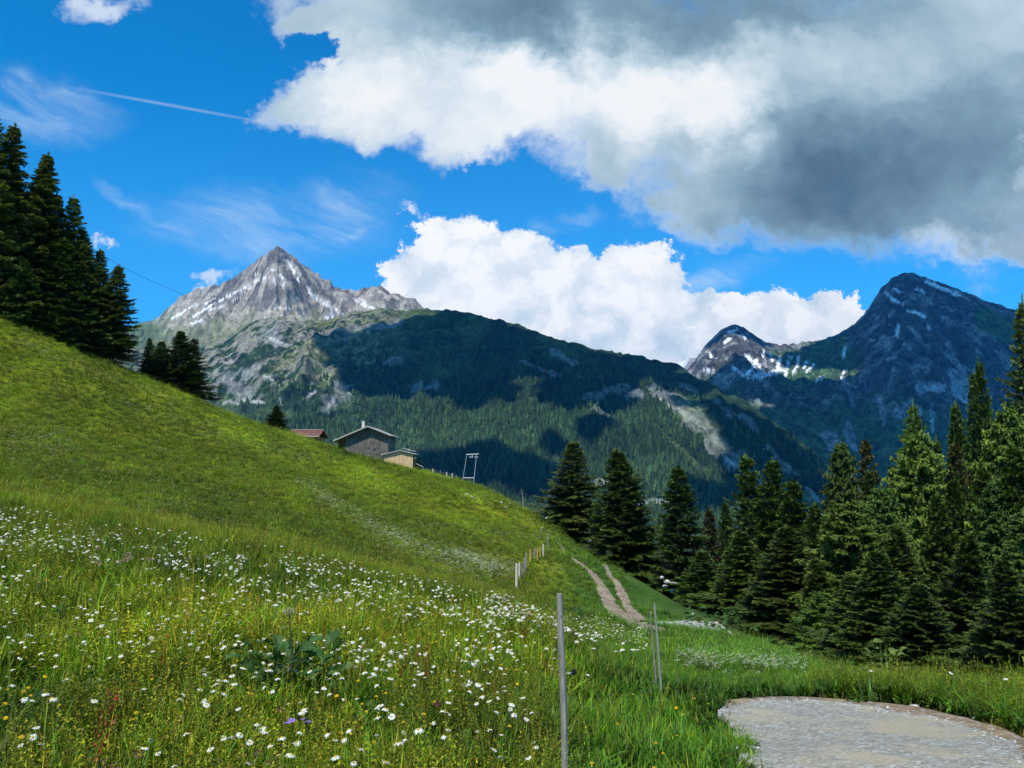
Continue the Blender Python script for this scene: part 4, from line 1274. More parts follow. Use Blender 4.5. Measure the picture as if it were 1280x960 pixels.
FH = 0.36
daisy_parts = [[('stem', to_mesh('stem', [stem(FH)])), ('petals', to_mesh('petals', [petals(17, .005, .024 + .002 * k, .0034, 0.001, .004 + .005 * k, C_w, k)])),
                ('flower_centre', to_mesh('flower_centre', [dome(.0085, .005, .0015, C_y)]))] for k in range(3)]
daisy_one = [to_mesh('daisy', [stem(FH), petals(13, .004, .024, .0042, .001, .004 + .006 * k, C_w, 9 + k), dome(.0085, .005, .0015, C_y, 6)]) for k in range(3)]
hawk_one = [to_mesh('hawkbit', [stem(FH * .9), petals(14, .002, .016, .0028, .002, -.003 + .003 * k, C_y if k else C_or, 20 + k), petals(9, .001, .010, .0026, .005, -.002, (0.75, .50, .01), 30 + k)]) for k in range(2)]
def ball(r, c, seed, n=60, z0=0.0, sq=0.8):
    r_ = np.random.default_rng(seed); V = []; F = []; Cc = []
    for k in range(n):
        v = r_.normal(size=3); v /= np.linalg.norm(v); v[2] *= sq
        p = v * r * r_.uniform(.75, 1.05); q = np.cross(v, r_.normal(size=3)); q = q / np.linalg.norm(q) * r * .22
        b = len(V); cc = np.array(c) * r_.uniform(.75, 1.25)
        V += [tuple(p + q + (0, 0, z0)), tuple(p - q + (0, 0, z0)), tuple(p * 1.28 + (0, 0, z0))]; Cc += [cc] * 3; F.append((b, b + 1, b + 2))
    return V, F, Cc
clover_p = to_mesh('clover', [stem(FH * .8), ball(.014, (0.85, 0.42, 0.48), 5)])
clover_d = to_mesh('clover', [stem(FH * .7), ball(.012, (0.36, 0.08, 0.17), 6)])
purple = to_mesh('cranesbill', [stem(FH * .8), petals(5, .002, .018, .009, .001, -.002, (0.40, 0.22, 0.72), 40)])
speck = to_mesh('umbel', [stem(.3, .001), ball(.026, (0.74, 0.74, 0.56), 8, 30, 0, .35)])


def put_flower(kind, px, py, h, label, group, cat, meshes, s=1.0, parts=None):
    x, y, z, ok = hits(px, py, h)
    if not ok[0]: return None
    loc = (x[0], y[0], z[0] + h); rot = (random.gauss(0, .2) - .02, random.gauss(0, .2), random.uniform(0, 6.28))
    if parts is not None:
        o = empty(kind, loc, rot, label=label, category=cat, group=group); o.scale = (s,) * 3
        for nm, me in parts: link(nm, me, o)
    else:
        o = link(kind, meshes, None, loc, rot, s, label=label, category=cat, group=group)
    return o


def clear_of_road(px, py, h):
    x, y, z, ok = hits(px, py, h)
    return ok[0] and road_dist(x, y)[0] > 0.2


# daisies the photo shows largest, read off the picture
near_d = [(35, 731), (8, 734), (25, 739), (31, 744), (27, 802), (15, 856), (42, 803), (57, 867), (67, 873), (118, 876), (80, 746), (68, 757), (55, 758), (100, 757), (114, 749), (128, 758), (110, 767),
          (163, 801), (190, 797), (127, 782), (203, 770), (213, 754), (232, 749), (236, 767), (252, 781), (236, 797), (254, 802), (180, 861), (230, 868), (225, 873), (260, 841), (290, 844), (282, 850), (293, 855), (270, 855), (267, 863),
          (250, 862), (281, 867), (292, 831), (304, 835), (317, 846), (255, 876), (258, 881), (328, 910), (331, 914), (348, 944), (364, 943), (352, 922), (356, 932), (380, 886), (377, 890), (419, 925), (419, 946), (456, 840), (452, 843),
          (482, 886), (468, 842), (488, 848), (480, 804), (462, 846), (432, 807), (425, 803), (420, 841), (518, 849), (582, 826), (596, 825), (594, 833), (588, 851), (585, 855), (610, 854), (598, 855), (637, 766), (630, 858), (602, 762), (640, 816), (655, 823),
          (347, 848), (338, 837), (345, 756), (305, 755), (353, 763), (376, 767), (368, 744), (454, 742), (475, 759), (452, 760), (500, 745), (553, 789), (555, 793), (563, 778), (527, 842), (503, 820), (523, 912), (560, 912), (640, 880), (735, 843), (700, 812)]
n_parts = 0
for k, (px_, py_) in enumerate(near_d):
    h = random.uniform(.30, .44)
    if not clear_of_road(px_, py_, h): continue
    if 225 < px_ < 350 and 825 < py_ < 885: lab, gr_ = 'white oxeye daisy at the left foot of the big leafed umbellifer', 'oxeye daisies at the left foot of the umbellifer'
    elif px_ < 140 and py_ < 780: lab, gr_ = 'white oxeye daisy among the orange hawkbits at the far left', 'oxeye daisies at the far left'
    elif px_ < 215: lab, gr_ = 'large white oxeye daisy low at the left picture edge', 'oxeye daisies low at the left'
    elif px_ > 480 and py_ > 800: lab, gr_ = 'white oxeye daisy between the umbellifer and the grey post', 'oxeye daisies between umbellifer and post'
    elif py_ > 880: lab, gr_ = 'white oxeye daisy near the bottom edge under the umbellifer', 'oxeye daisies below the umbellifer'
    elif py_ > 800: lab, gr_ = 'white oxeye daisy beside the umbellifer leaves', 'oxeye daisies beside the umbellifer'
    else: lab, gr_ = 'white oxeye daisy in the middle of the meadow above the umbellifer', 'oxeye daisies above the umbellifer'
    put_flower('daisy', px_, py_, h, lab, gr_, 'flower', None, random.uniform(.72, 1.0), daisy_parts[k % 3])
# dense drift beside the posts
k = 0; tries = 0
drift = []
while len(drift) < 105:
    t_ = random.random(); cx = 610 + 190 * t_; cy = 757 + 40 * t_ + random.gauss(0, 9 + 6 * t_)
    if random.random() < .35: cx, cy = random.gauss(752, 22), random.gauss(787, 9)
    drift.append((cx, cy))
for px_, py_ in drift:
    h = random.uniform(.28, .5)
    if clear_of_road(px_, py_, h):
        put_flower('daisy', px_, py_, h, 'white daisy crowded into the drift behind the grey post', 'daisies in the drift by the posts', 'flower', daisy_one[k % 3], random.uniform(1.05, 1.5)); k += 1
for _ in range(85):    # back edge of the meadow at the left
    t_ = random.random(); px_ = 500 * t_ ** 1.25; py_ = 634 + px_ * .13 + abs(random.gauss(0, 34)) + 2
    put_flower('daisy', px_, py_, random.uniform(.3, .42), 'white daisy along the upper edge of the flowery foreground', 'daisies along the meadow edge', 'flower', daisy_one[_ % 3], random.uniform(.85, 1.15))
for _ in range(20):
    px_ = random.uniform(1030, 1275); py_ = 826 + (px_ - 1030) * .07 + random.gauss(0, 5)
    if clear_of_road(px_, py_, .3):
        put_flower('daisy', px_, py_, .44, 'white daisy on the bank right of the gravel road', 'daisies on the roadside bank', 'flower', daisy_one[_ % 3], random.uniform(.9, 1.3))

# the rest of the daisies
PX = []; PY = []
for _ in range(1700):
    t_ = rng.random(); a_ = 640 * t_ ** 1.35
    PX.append(a_); PY.append(630 + a_ * .17 + abs(rng.normal(0, 66)))
for _ in range(130): PX.append(rng.uniform(430, 700)); PY.append(712 + (PX[-1] - 430) * .22 + abs(rng.normal(0, 50)))
for _ in range(420):
    t_ = rng.random(); PX.append(600 + 210 * t_); PY.append(752 + 42 * t_ + rng.normal(0, 8))
for _ in range(240): PX.append(rng.uniform(0, 680)); PY.append(rng.uniform(700, 950))
PX = np.array(PX); PY = np.array(PY)
hgt = rng.uniform(.28, .44, len(PX))
fx_ = []; 
xs, ys, zs, ok = hits(PX, PY, 0.36)
ok = ok & (road_dist(xs, ys) > .2) & (ys < 30) & ((fbm(xs / 1.1, ys / 1.6, 3, 500) > .44) | (PX > 590))
xs, ys, zs, hg = xs[ok], ys[ok], zs[ok], hgt[ok]; n = len(xs)
dmat = [('d', m_) for m_ in daisy_one]
scatter('distant_daisies', xs, ys, zs + hg, np.c_[rng.normal(0, .3, (n, 2)), rng.uniform(0, 6.28, n)], rng.uniform(.6, 1.05, n) * np.where(ys < 8, .85, 1.1), rng.integers(0, 3, n), dmat, label='small white daisies scattered through the meadow')

PX = rng.uniform(0, 660, 420); PY = 640 + PX * .2 + rng.random(420) ** .8 * (300 - PX * .2)
xs, ys, zs, ok = hits(PX, PY, 0.3); ok = ok & (road_dist(xs, ys) > .2) & (ys < 30) & (fbm(xs / .9, ys / 1.3, 3, 510) > .46)
xs, ys, zs = xs[ok], ys[ok], zs[ok]; n = len(xs)
scatter('distant_hawkbits', xs, ys, zs + rng.uniform(.2, .36, n), np.c_[rng.normal(0, .3, (n, 2)), rng.uniform(0, 6.28, n)], rng.uniform(.4, .85, n), np.ones(n, int), [('h', m_) for m_ in hawk_one], label='tiny yellow flowers sprinkled through the meadow')
# yellow, pink and purple flowers
yel = [(26, 702), (46, 701), (62, 712), (64, 714), (70, 717), (46, 724), (56, 724), (60, 726), (48, 728), (71, 736), (67, 728), (88, 737), (92, 725), (18, 728), (74, 735), (28, 703), (118, 696), (10, 862), (26, 921), (27, 922), (227, 947), (238, 939), (240, 943), (345, 857),
       (311, 860), (310, 866), (375, 736), (388, 776), (395, 778), (407, 783), (489, 815), (465, 786), (488, 816), (384, 770), (390, 768), (486, 760), (538, 717), (560, 720), (640, 738), (655, 770), (577, 788), (620, 868), (637, 868), (633, 905), (637, 908),
       (740, 954), (706, 936), (708, 929), (804, 870), (808, 850), (843, 840), (829, 942), (820, 929), (853, 893), (845, 885), (836, 860), (846, 920), (818, 960), (868, 873), (885, 880), (878, 868), (820, 836), (791, 868), (772, 905), (600, 760), (575, 757), (549, 741), (675, 775), (735, 793)]
for k, (px_, py_) in enumerate(yel):
    near_ = px_ < 130 and py_ < 745
    lab = 'orange yellow hawkbit in the clump at the far left' if near_ else ('yellow flower in the lush grass by the wooden posts' if px_ > 560 else 'yellow hawkbit scattered in the daisy meadow')
    if clear_of_road(px_, py_, .3):
        put_flower('hawkbit', px_, py_, random.uniform(.24, .36), lab, {0: 'yellow hawkbits in the meadow', 1: 'orange hawkbits at the far left'}[int(near_)] if px_ <= 560 else 'yellow flowers by the posts', 'flower', hawk_one[0 if near_ else 1], random.uniform(.9, 1.3) if near_ else random.uniform(.6, .95))
for px_, py_ in ((160, 693), (163, 697), (157, 700), (148, 703), (186, 699), (124, 703), (123, 685)):
    put_flower('clover', px_, py_, .36, 'pale pink clover head among the daisies at the left', 'pale pink clover heads', 'flower', clover_p, 2.3)
for px_, py_ in ((302, 762), (98, 793), (226, 898), (174, 943), (127, 955), (144, 957), (323, 942), (337, 953), (352, 887), (548, 880), (575, 812)):
    put_flower('clover', px_, py_, .30, 'dark purple clover head in the near grass', 'dark purple clover heads', 'flower', clover_d, 1.5)
for px_, py_, lab in ((359, 904, 'purple flower left in the pair below the big leaves'), (364, 901, 'purple flower just above the left one of the pair below the big leaves'), (380, 899, 'upper purple flower of the right pair below the big leaves'), (384, 903, 'lower purple flower of the right pair below the big leaves'), (58, 686, 'faint lilac flower near the left picture edge')):
    put_flower('cranesbill', px_, py_, .30, lab, None, 'flower', purple, 1.3)

# white umbels strewn over the far slope, in streaks
PX = []; PY = []
def streak(pts, n_, s0_, s1_):
    P_ = np.array(pts, float)
    for _ in range(n_):
        t_ = rng.uniform(0, len(P_) - 1 - 1e-6); i_ = int(t_); f_ = t_ - i_
        q = P_[i_] * (1 - f_) + P_[i_ + 1] * f_; s_ = s0_ + (s1_ - s0_) * t_ / (len(P_) - 1)
        PX.append(q[0] + rng.normal() * s_ * 2.5); PY.append(q[1] + rng.normal() * s_)
streak([(380, 602), (420, 630), (470, 660), (520, 682)], 1100, 3, 5)
streak([(560, 690), (600, 702), (640, 716)], 950, 3, 6)
streak([(480, 670), (560, 700), (620, 722)], 700, 6, 9)
streak([(20, 425), (90, 455), (160, 480), (240, 510)], 520, 3, 5)
streak([(150, 500), (250, 540), (330, 560), (400, 580)], 650, 5, 6)
streak([(20, 545), (90, 560)], 500, 12, 14)
streak([(100, 590), (260, 620)], 150, 14, 14)
streak([(570, 605), (640, 640), (690, 665)], 130, 3, 4)
streak([(520, 655), (640, 668), (690, 672)], 170, 3, 3)
for _ in range(1800): PX.append(rng.uniform(0, 700)); PY.append(rng.uniform(400, 720))
PX = np.array(PX); PY = np.array(PY)
xs, ys, zs, ok = hits(PX, PY, 0.0, 21)
ok = ok & (ys > 24) & (ys < 135) & (track_dist(xs, ys) > .2)
xs, ys, zs = xs[ok], ys[ok], zs[ok]; n = len(xs)
scatter('hillside_umbels', xs, ys, zs + .16, np.c_[rng.normal(0, .2, (n, 2)), rng.uniform(0, 6.28, n)], rng.uniform(.8, 2.0, n) * (1 + ys / 110), np.zeros(n, int), [('u', speck)],
        label='tiny white umbels strewn in streaks over the far slope')
PX = rng.uniform(845, 1010, 520); PY = 836 + (PX - 845) * .02 + rng.normal(0, 9, 520)
xs, ys, zs, ok = hits(PX, PY, 0.0, 9); ok = ok & (road_dist(xs, ys) > .4)
xs, ys, zs = xs[ok], ys[ok], zs[ok]; n = len(xs)
scatter('bank_umbels', xs, ys, zs + .30, np.c_[rng.normal(0, .2, (n, 2)), rng.uniform(0, 6.28, n)], rng.uniform(.6, 1.3, n), np.zeros(n, int), [('u', speck)], label='white umbels on the bank behind the road bend')

# ------------------------------------------------------------------ conifers
def conifer(H, R, seed, kind='spruce', nb=230, tipc=(0.115, 0.185, 0.026), inc=(0.026, 0.044, 0.012), gap=0.0):
    r_ = np.random.default_rng(seed)
    P0 = []; P1 = []; W = []; TC = []
    limbs = Geo()
    prof = (lambda t: (1 - t) ** (0.9 if H > 20 else 0.92) * (0.55 + 0.45 * min(1, t / 0.10 + .35))) if kind != 'larch' else (lambda t: (1 - t) ** 0.62 * (0.45 + 0.55 * min(1, t / 0.22 + .1)))
    lean = [r_.normal() * 0.004, r_.normal() * 0.004]
    for i in range(nb):
        t = 0.035 + 0.955 * ((i + r_.random()) / nb) ** 1.0
        if kind == 'spruce' and r_.random() < gap * (1 - t): continue
        z0 = H * t; az = i * 2.399963 + r_.normal() * .25
        lob = float(vnoise(np.array(math.cos(az) * 1.6 + seed * 3.3 + 9), np.array(math.sin(az) * 1.6 + t * H * .55 + seed), seed))
        L = R * prof(t) * (.66 + .62 * lob) * r_.uniform(.74, 1.12) + .12
        if r_.random() < .06: L *= 1.22
        if kind == 'larch': el = math.radians(28 * t + 2 + r_.normal() * 6); dr = .20; up = .02
        else: el = math.radians(-20 + 58 * t ** 1.2 + r_.normal() * 10); dr = .14; up = .20
        dx, dy = math.cos(az), math.sin(az)
        ns = max(3, int(L / .24) + 2)
        def bp(s): 
            return np.array((dx * L * s, dy * L * s, z0 + L * (math.tan(el) * s - dr * s * s + up * s ** 3)))
        if L > .8: limbs.tube([bp(0), bp(.5), bp(.92)], [.012 + .012 * L, .008 + .006 * L, .006], 3, False)
        for j in range(ns):
            s = .12 + .88 * (j + .5) / ns
            p = bp(s); fw = bp(min(1, s + .05)) - bp(s - .05); fw /= np.linalg.norm(fw)
            side = np.array((-dy, dx, 0))
            for sg in ((-1, 1) if j < ns - 1 else (-1, 0, 1)):
                ls = (.30 * L * (1 - s) ** .8 + .20 + .03 * L) * r_.uniform(.7, 1.2)
                if sg == 0: dirv = fw * 1.0
                else: dirv = fw * r_.uniform(.55, .85) + side * sg * r_.uniform(.55, .85)
                dirv[2] += -.22 if kind == 'spruce' else -.30
                dirv[2] += r_.normal() * .24
                dirv /= np.linalg.norm(dirv)
                P0.append(p); P1.append(p + dirv * ls); W.append(ls); TC.append((s, sg))
                if kind == 'larch' or r_.random() < .35:
                    dv = np.array((dirv[0] * .25, dirv[1] * .25, -1.0)); dv /= np.linalg.norm(dv)
                    l2 = ls * (.62 if kind == 'larch' else .5); q = p + dirv * ls * r_.uniform(.3, .9)
                    P0.append(q); P1.append(q + dv * l2); W.append(l2); TC.append((s * .8, sg))
    # leader
    for k in range(6):
        P0.append(np.array((0, 0, H * .965 + k * .05))); a = k * 1.3; P1.append(np.array((math.cos(a) * .22, math.sin(a) * .22, H * .985 + k * .07))); W.append(.3); TC.append((1, 0))
    P0.append(np.array((0, 0, H * .96))); P1.append(np.array((0, 0, H * 1.02))); W.append(.3); TC.append((1, 0))
    P0 = np.array(P0); P1 = np.array(P1); W = np.array(W); S = np.array([c_[0] for c_ in TC])
    n = len(P0); m = 4
    dv = (P1 - P0) / W[:, None]
    rv = r_.normal(size=(n, 3)); rv[:, 2] *= .45
    lat = np.cross(dv, np.array((0, 0, 1.0)) + rv * .25); lat /= np.linalg.norm(lat, axis=1)[:, None] + 1e-9
    V = []; Cc = []
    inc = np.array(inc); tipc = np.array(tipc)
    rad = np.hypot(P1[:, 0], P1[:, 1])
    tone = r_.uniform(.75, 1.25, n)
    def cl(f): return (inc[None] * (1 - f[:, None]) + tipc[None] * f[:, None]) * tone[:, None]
    for k in range(m):
        for sg in (-1, 1):
            f = (k + .3 + .4 * r_.random(n)) / m
            base = P0 + dv * (W * f)[:, None]
            ln = ((.26 if kind != 'larch' else .17) * W + (.07 if kind != 'larch' else .05)) * (1.1 - .6 * f) * r_.uniform(.7, 1.25, n)
            tip = base + lat * (sg * ln)[:, None] + dv * (ln * .75)[:, None] + np.c_[np.zeros((n, 2)), r_.normal(-.02, .05, n)]
            bw = (.10 * W + .03)[:, None]
            V.append(base - dv * bw); V.append(base + dv * bw); V.append(tip)
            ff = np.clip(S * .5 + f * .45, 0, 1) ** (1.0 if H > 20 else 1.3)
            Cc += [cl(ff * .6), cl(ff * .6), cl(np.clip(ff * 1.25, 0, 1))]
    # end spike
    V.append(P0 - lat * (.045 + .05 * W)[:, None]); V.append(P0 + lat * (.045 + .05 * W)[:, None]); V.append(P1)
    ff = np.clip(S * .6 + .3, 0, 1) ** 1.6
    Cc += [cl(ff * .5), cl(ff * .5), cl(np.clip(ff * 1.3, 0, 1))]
    nt_ = len(V) // 3
    VV = np.stack(V, 1).reshape(n, nt_, 3, 3).reshape(-1, 3); CC = np.stack(Cc, 1).reshape(n, nt_, 3, 3).reshape(-1, 3)
    VV[:, 0] += VV[:, 2] ** 1.5 * lean[0]; VV[:, 1] += VV[:, 2] ** 1.5 * lean[1]
    F = np.arange(len(VV)).reshape(-1, 3)
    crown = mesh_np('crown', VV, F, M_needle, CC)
    g = Geo()
    zs_ = [-1.5, 0, H * .25, H * .55, H * .8, H * .99]; r0_ = .011 * H + .03
    g.tube([(lean[0] * max(0, z_) ** 1.5, lean[1] * max(0, z_) ** 1.5, z_) for z_ in zs_], [r0_ * 1.25, r0_ * 1.1, r0_ * .8, r0_ * .5, r0_ * .25, .015], 8)
    trunk = g.mesh('trunk', M_bark, True)
    lm = limbs.mesh('limbs', M_bark)
    return dict(H=H, crown=crown, trunk=trunk, limbs=lm)


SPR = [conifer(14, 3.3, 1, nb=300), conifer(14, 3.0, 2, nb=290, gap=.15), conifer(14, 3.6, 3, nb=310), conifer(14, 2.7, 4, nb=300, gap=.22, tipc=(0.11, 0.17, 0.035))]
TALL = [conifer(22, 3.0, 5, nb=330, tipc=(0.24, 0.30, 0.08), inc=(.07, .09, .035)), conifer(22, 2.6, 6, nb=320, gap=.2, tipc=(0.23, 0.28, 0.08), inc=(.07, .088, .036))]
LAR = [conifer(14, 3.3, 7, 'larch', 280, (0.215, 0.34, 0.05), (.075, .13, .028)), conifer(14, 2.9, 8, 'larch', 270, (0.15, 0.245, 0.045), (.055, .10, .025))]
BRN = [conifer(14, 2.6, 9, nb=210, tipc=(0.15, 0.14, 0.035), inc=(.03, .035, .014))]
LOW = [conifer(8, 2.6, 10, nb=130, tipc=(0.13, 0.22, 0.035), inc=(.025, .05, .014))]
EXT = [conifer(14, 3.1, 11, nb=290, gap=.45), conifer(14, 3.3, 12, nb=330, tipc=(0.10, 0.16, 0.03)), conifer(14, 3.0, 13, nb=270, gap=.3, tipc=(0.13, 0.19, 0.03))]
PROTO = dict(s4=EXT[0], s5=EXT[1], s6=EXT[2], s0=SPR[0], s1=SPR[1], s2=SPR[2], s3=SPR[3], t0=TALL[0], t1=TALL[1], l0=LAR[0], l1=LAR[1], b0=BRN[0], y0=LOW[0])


_tc = [0]
def tree(kind, px, top, d, wpx, label, group=None, name=None, cat='tree', base_x=None):
    _tc[0] += 1
    if kind[0] == 's' and _tc[0] % 2 == 0: kind = ('s4', 's5', 's6')[(_tc[0] // 2) % 3]
    P = PROTO[kind]
    a, b = gno(px, top)
    x = a * d; z = float(T(x, d)[0]) - .15
    H = EYE + b * d - z
    s = H / P['H']
    # crown width asked in photo pixels
    ww = (wpx * d / 1000) / 2 * {'t': 1.75, 'l': 1.75, 'y': 1.3}.get(kind[0], 1.8)
    base = {'s0': 3.3, 's1': 3.0, 's2': 3.6, 's3': 2.7, 's4': 3.1, 's5': 3.3, 's6': 3.0, 't0': 3.0, 't1': 2.6, 'l0': 3.3, 'l1': 2.9, 'b0': 2.6, 'y0': 2.6}[kind]
    sx = ww / base
    o = empty(name or {'l': 'larch_tree', 's': 'spruce_tree', 't': 'spruce_tree', 'b': 'spruce_tree', 'y': 'young_spruce'}[kind[0]], (x, d, z), (random.gauss(0, .012), random.gauss(0, .012), random.uniform(0, 6.28)), label=label, category=cat, group=group)
    k_ = random.uniform(.88, 1.12); o.scale = (sx * k_, sx / k_, s)
    link('crown', P['crown'], o); link('trunk', P['trunk'], o); link('branches', P['limbs'], o)
    return o


GL = 'tall spruces on the slope at the upper left'
LT = [('t0', -18, 130, 98, 70, 'dark spruce cut by the left picture edge, partly out of frame'), ('t1', 6, 160, 100, 62, 'tall dark spruce with its thin tip nearest the left edge'),
      ('t0', 28, 205, 104, 60, 'slim spruce behind the gap between the two leftmost tips'), ('t1', 46, 197, 103, 66, 'tallest full spruce of the left clump, rounded dense top'),
      ('t0', 63, 210, 105, 56, 'spruce leaning close to the right of the tallest left one'), ('t1', 88, 244, 105, 48, 'spruce with thin top, first of the staircase going down right'),
      ('t1', 102, 252, 107, 50, 'spruce with open top, second of the staircase going down right'), ('t0', 116, 288, 107, 46, 'spruce with dense middle, third of the staircase going down right'),
      ('t1', 127, 310, 108, 44, 'narrow spruce fourth in the staircase going down right'), ('t1', 144, 336, 108, 48, 'last and lowest spruce on the right end of the left clump'),
      ('s1', 10, 300, 101, 60, 'half hidden spruce low behind the left edge'), ('s3', 75, 300, 103, 56, 'half hidden spruce under the tallest left ones'), ('s3', 120, 370, 107, 50, 'dark low spruce filling the foot of the left clump'),
      ('y0', 30, 325, 99, 52, 'yellow green young spruce lit in front of the left clump'), ('y0', 72, 385, 101, 40, 'small leafy green spruce at the meadow edge under the left clump'), ('y0', 12, 350, 97.5, 34, 'small bright spruce at the left edge under the tall ones'),
      ('s1', 187, 423, 118, 20, 'narrow dark spruce left of the small trio above the slope'), ('s1', 200, 427, 116, 34, 'green pointed spruce in the middle of the small trio'), ('s3', 231, 415, 117, 42, 'broader dark spruce right of the small trio'), ('b0', 241, 424, 119, 34, 'brownish spruce tucked behind the broad one of the small trio'),
      ('s2', 345, 507, 127, 26, 'little spruce beside the red brown roof')]
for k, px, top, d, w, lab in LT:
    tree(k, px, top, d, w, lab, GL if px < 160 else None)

GR = 'conifers of the wood at the right'
RT = [('s2', 713, 553, 90, 66, 'dark spruce nearest the slope, leftmost of the three lone spruces'), ('s2', 787, 564, 80, 88, 'wide spruce with bare trunk streak, middle of the three lone spruces'), ('s0', 850, 585, 70, 74, 'slender spruce with visible trunk foot, right of the three lone spruces'),
      ('b0', 884, 638, 76, 44, 'brown tinged low spruce right of the three lone spruces'), ('s3', 905, 630, 80, 40, 'dark narrow spruce just left of the big double spruce'), ('s0', 880, 690, 60, 66, 'low bushy spruce over the end of the white road'),
      ('s2', 944, 573, 66, 78, 'left trunk of the big double spruce'), ('s0', 965, 578, 62, 84, 'right trunk of the big double spruce'), ('s1', 992, 603, 58, 80, 'dark spruce shouldering the right of the big double spruce'), ('s0', 925, 665, 56, 80, 'bushy low spruce in front of the big double spruce'),
      ('s2', 985, 660, 48, 96, 'broad shaded spruce standing low under the big double one'), ('l1', 1046, 553, 66, 62, 'round topped dull green larch above the dark gap'), ('b0', 1088, 552, 64, 52, 'brownish spruce right of the round topped larch'), ('s3', 1084, 590, 58, 52, 'dark spruce beneath the brownish one'),
      ('l1', 1130, 508, 84, 38, 'bluish larch rising behind, left of the far spruce tips'), ('s3', 1153, 521, 82, 34, 'small dark spruce tip beside the bluish larch'), ('l0', 1150, 541, 50, 92, 'light green larch, brightest tree of the wood'), ('l0', 1062, 628, 44, 100, 'feathery green larch low in the centre of the wood'),
      ('s1', 1042, 660, 46, 40, 'thin rusty spruce in front of the feathery larch'), ('s3', 1118, 584, 60, 44, 'dark spruce squeezed left of the bright larch'), ('s3', 1189, 510, 72, 50, 'dark spruce with twin tips, left one'), ('s3', 1203, 512, 74, 46, 'dark spruce with twin tips, right one'),
      ('b0', 1193, 556, 50, 58, 'golden tipped spruce right of the bright larch'), ('s1', 1168, 620, 38, 70, 'dark spruce before the bright larch, in the middle front'), ('l1', 1215, 540, 66, 70, 'larch filling between the golden spruce and the right edge'), ('s3', 1216, 470, 66, 44, 'tall dark spruce tip standing left of the right edge'),
      ('s3', 1236, 455, 62, 50, 'second tall dark spruce tip, higher, near the right edge'), ('t0', 1279, 378, 52, 78, 'tallest dark spruce cut by the right picture edge'), ('l0', 1258, 512, 42, 92, 'pale green larch at the right picture edge'), ('s0', 1225, 590, 38, 88, 'dark spruce low at the right, below the pale larch'),
      ('s1', 1120, 660, 36, 84, 'shaded spruce in front, left of the road bank centre'), ('s2', 1200, 670, 31, 100, 'shaded spruce low above the bank daisies'), ('l1', 1272, 640, 27, 80, 'bluish green young larch at the lower right edge'), ('s0', 1070, 720, 33, 90, 'low dark spruce just above the roadside bank'),
      ('s2', 1150, 730, 27, 90, 'lowest front spruce behind the tall green plant'), ('s1', 1020, 700, 42, 60, 'low dark spruce right of the mounded bank'), ('s0', 1245, 740, 24, 90, 'low spruce boughs behind the right of the bank'), ('s1', 1310, 560, 40, 90, 'spruce half outside the right picture edge'), ('s3', 745, 640, 105, 30, 'small spruce standing behind, right of the leftmost lone spruce'),
      ('s1', 830, 668, 95, 36, 'small spruce behind, between the wide and slender ones'), ('s1', 950, 720, 50, 70, 'small spruce at the foot of the double spruce'),
      ('s2', 1012, 632, 54, 70, 'shaded spruce closing the gap left of the feathery larch'), ('l1', 1105, 610, 46, 76, 'soft green larch between the feathery and the brightest larch'), ('s2', 1182, 600, 47, 70, 'dark spruce behind the front middle one'), ('s0', 1272, 560, 36, 84, 'dark spruce under the pale larch at the right edge'),
      ('l1', 1238, 600, 36, 80, 'greyish larch low between the edge spruces'), ('s3', 1172, 552, 64, 50, 'spruce tip peeping out right behind the brightest larch'), ('s1', 1095, 690, 30, 84, 'dark spruce boughs above the green spires'), ('s2', 1265, 700, 23, 84, 'nearest spruce boughs over the right end of the bank'), ('l0', 1028, 740, 38, 60, 'fresh green little larch at the left end of the bank')]
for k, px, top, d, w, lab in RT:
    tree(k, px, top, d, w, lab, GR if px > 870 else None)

# ------------------------------------------------------------------ posts and fences
def post(name, P0, P1, r0, r1, mat, label, cat='post', group=None, square=False, n=8):
    P0 = Vector(P0); P1 = Vector(P1); Lz = (P1 - P0).length
    g = Geo()
    r_ = random.Random(hash(label) & 0xff)
    m = 9
    g.tube([(r_.gauss(0, r0 * .05), r_.gauss(0, r0 * .05), Lz * k / m) for k in range(m)] + [(0, 0, Lz)], [r0 + (r1 - r0) * k / m for k in range(m)] + [r1 * .93], n)
    me = g.mesh('post', mat)
    q = (P1 - P0).to_track_quat('Z', 'Y')
    o = link(name, me, None, P0, q.to_euler(), label=label, category=cat, group=group)
    return o


# near grey post with a black ring insulator
d1 = 4.15
top = pt(700, 742, d1); bot = pt(711, 985, d1 * .985); bot[2] = T(bot[0], bot[1])[0] - .25
r_root = empty('fence_post', Vector(bot), (0, 0, 0), label='grey weathered wooden post with black insulator, nearest the camera', category='post')
L = (Vector(top) - Vector(bot))
def near_post():
    g = Geo(); m = 14; rr = .0172
    ring = []
    V = []; F = []; n = 10
    for k in range(m + 1):
        t = k / m; c = L * t
        for j in range(n):
            a = 2 * math.pi * j / n
            rad = rr * (1.08 - .12 * t) * (1 + .06 * math.sin(j * 2.7 + 1) + .03 * math.sin(k * 1.7 + j))
            if math.cos(a) > .4: rad *= .86         # one side sawn flat
            V.append((c.x + rad * math.cos(a) + .0015 * math.sin(k * .9), c.y + rad * math.sin(a), c.z))
    for k in range(m):
        for j in range(n):
            F.append((k * n + j, k * n + (j + 1) % n, (k + 1) * n + (j + 1) % n, (k + 1) * n + j))
    F.append(tuple(m * n + j for j in range(n)))
    g.add(V, F); return g.mesh('shaft', M_post)
link('shaft', near_post(), r_root)
def off(px, py): 
    p = pt(px, py, d1); return Vector(p) - Vector(bot)
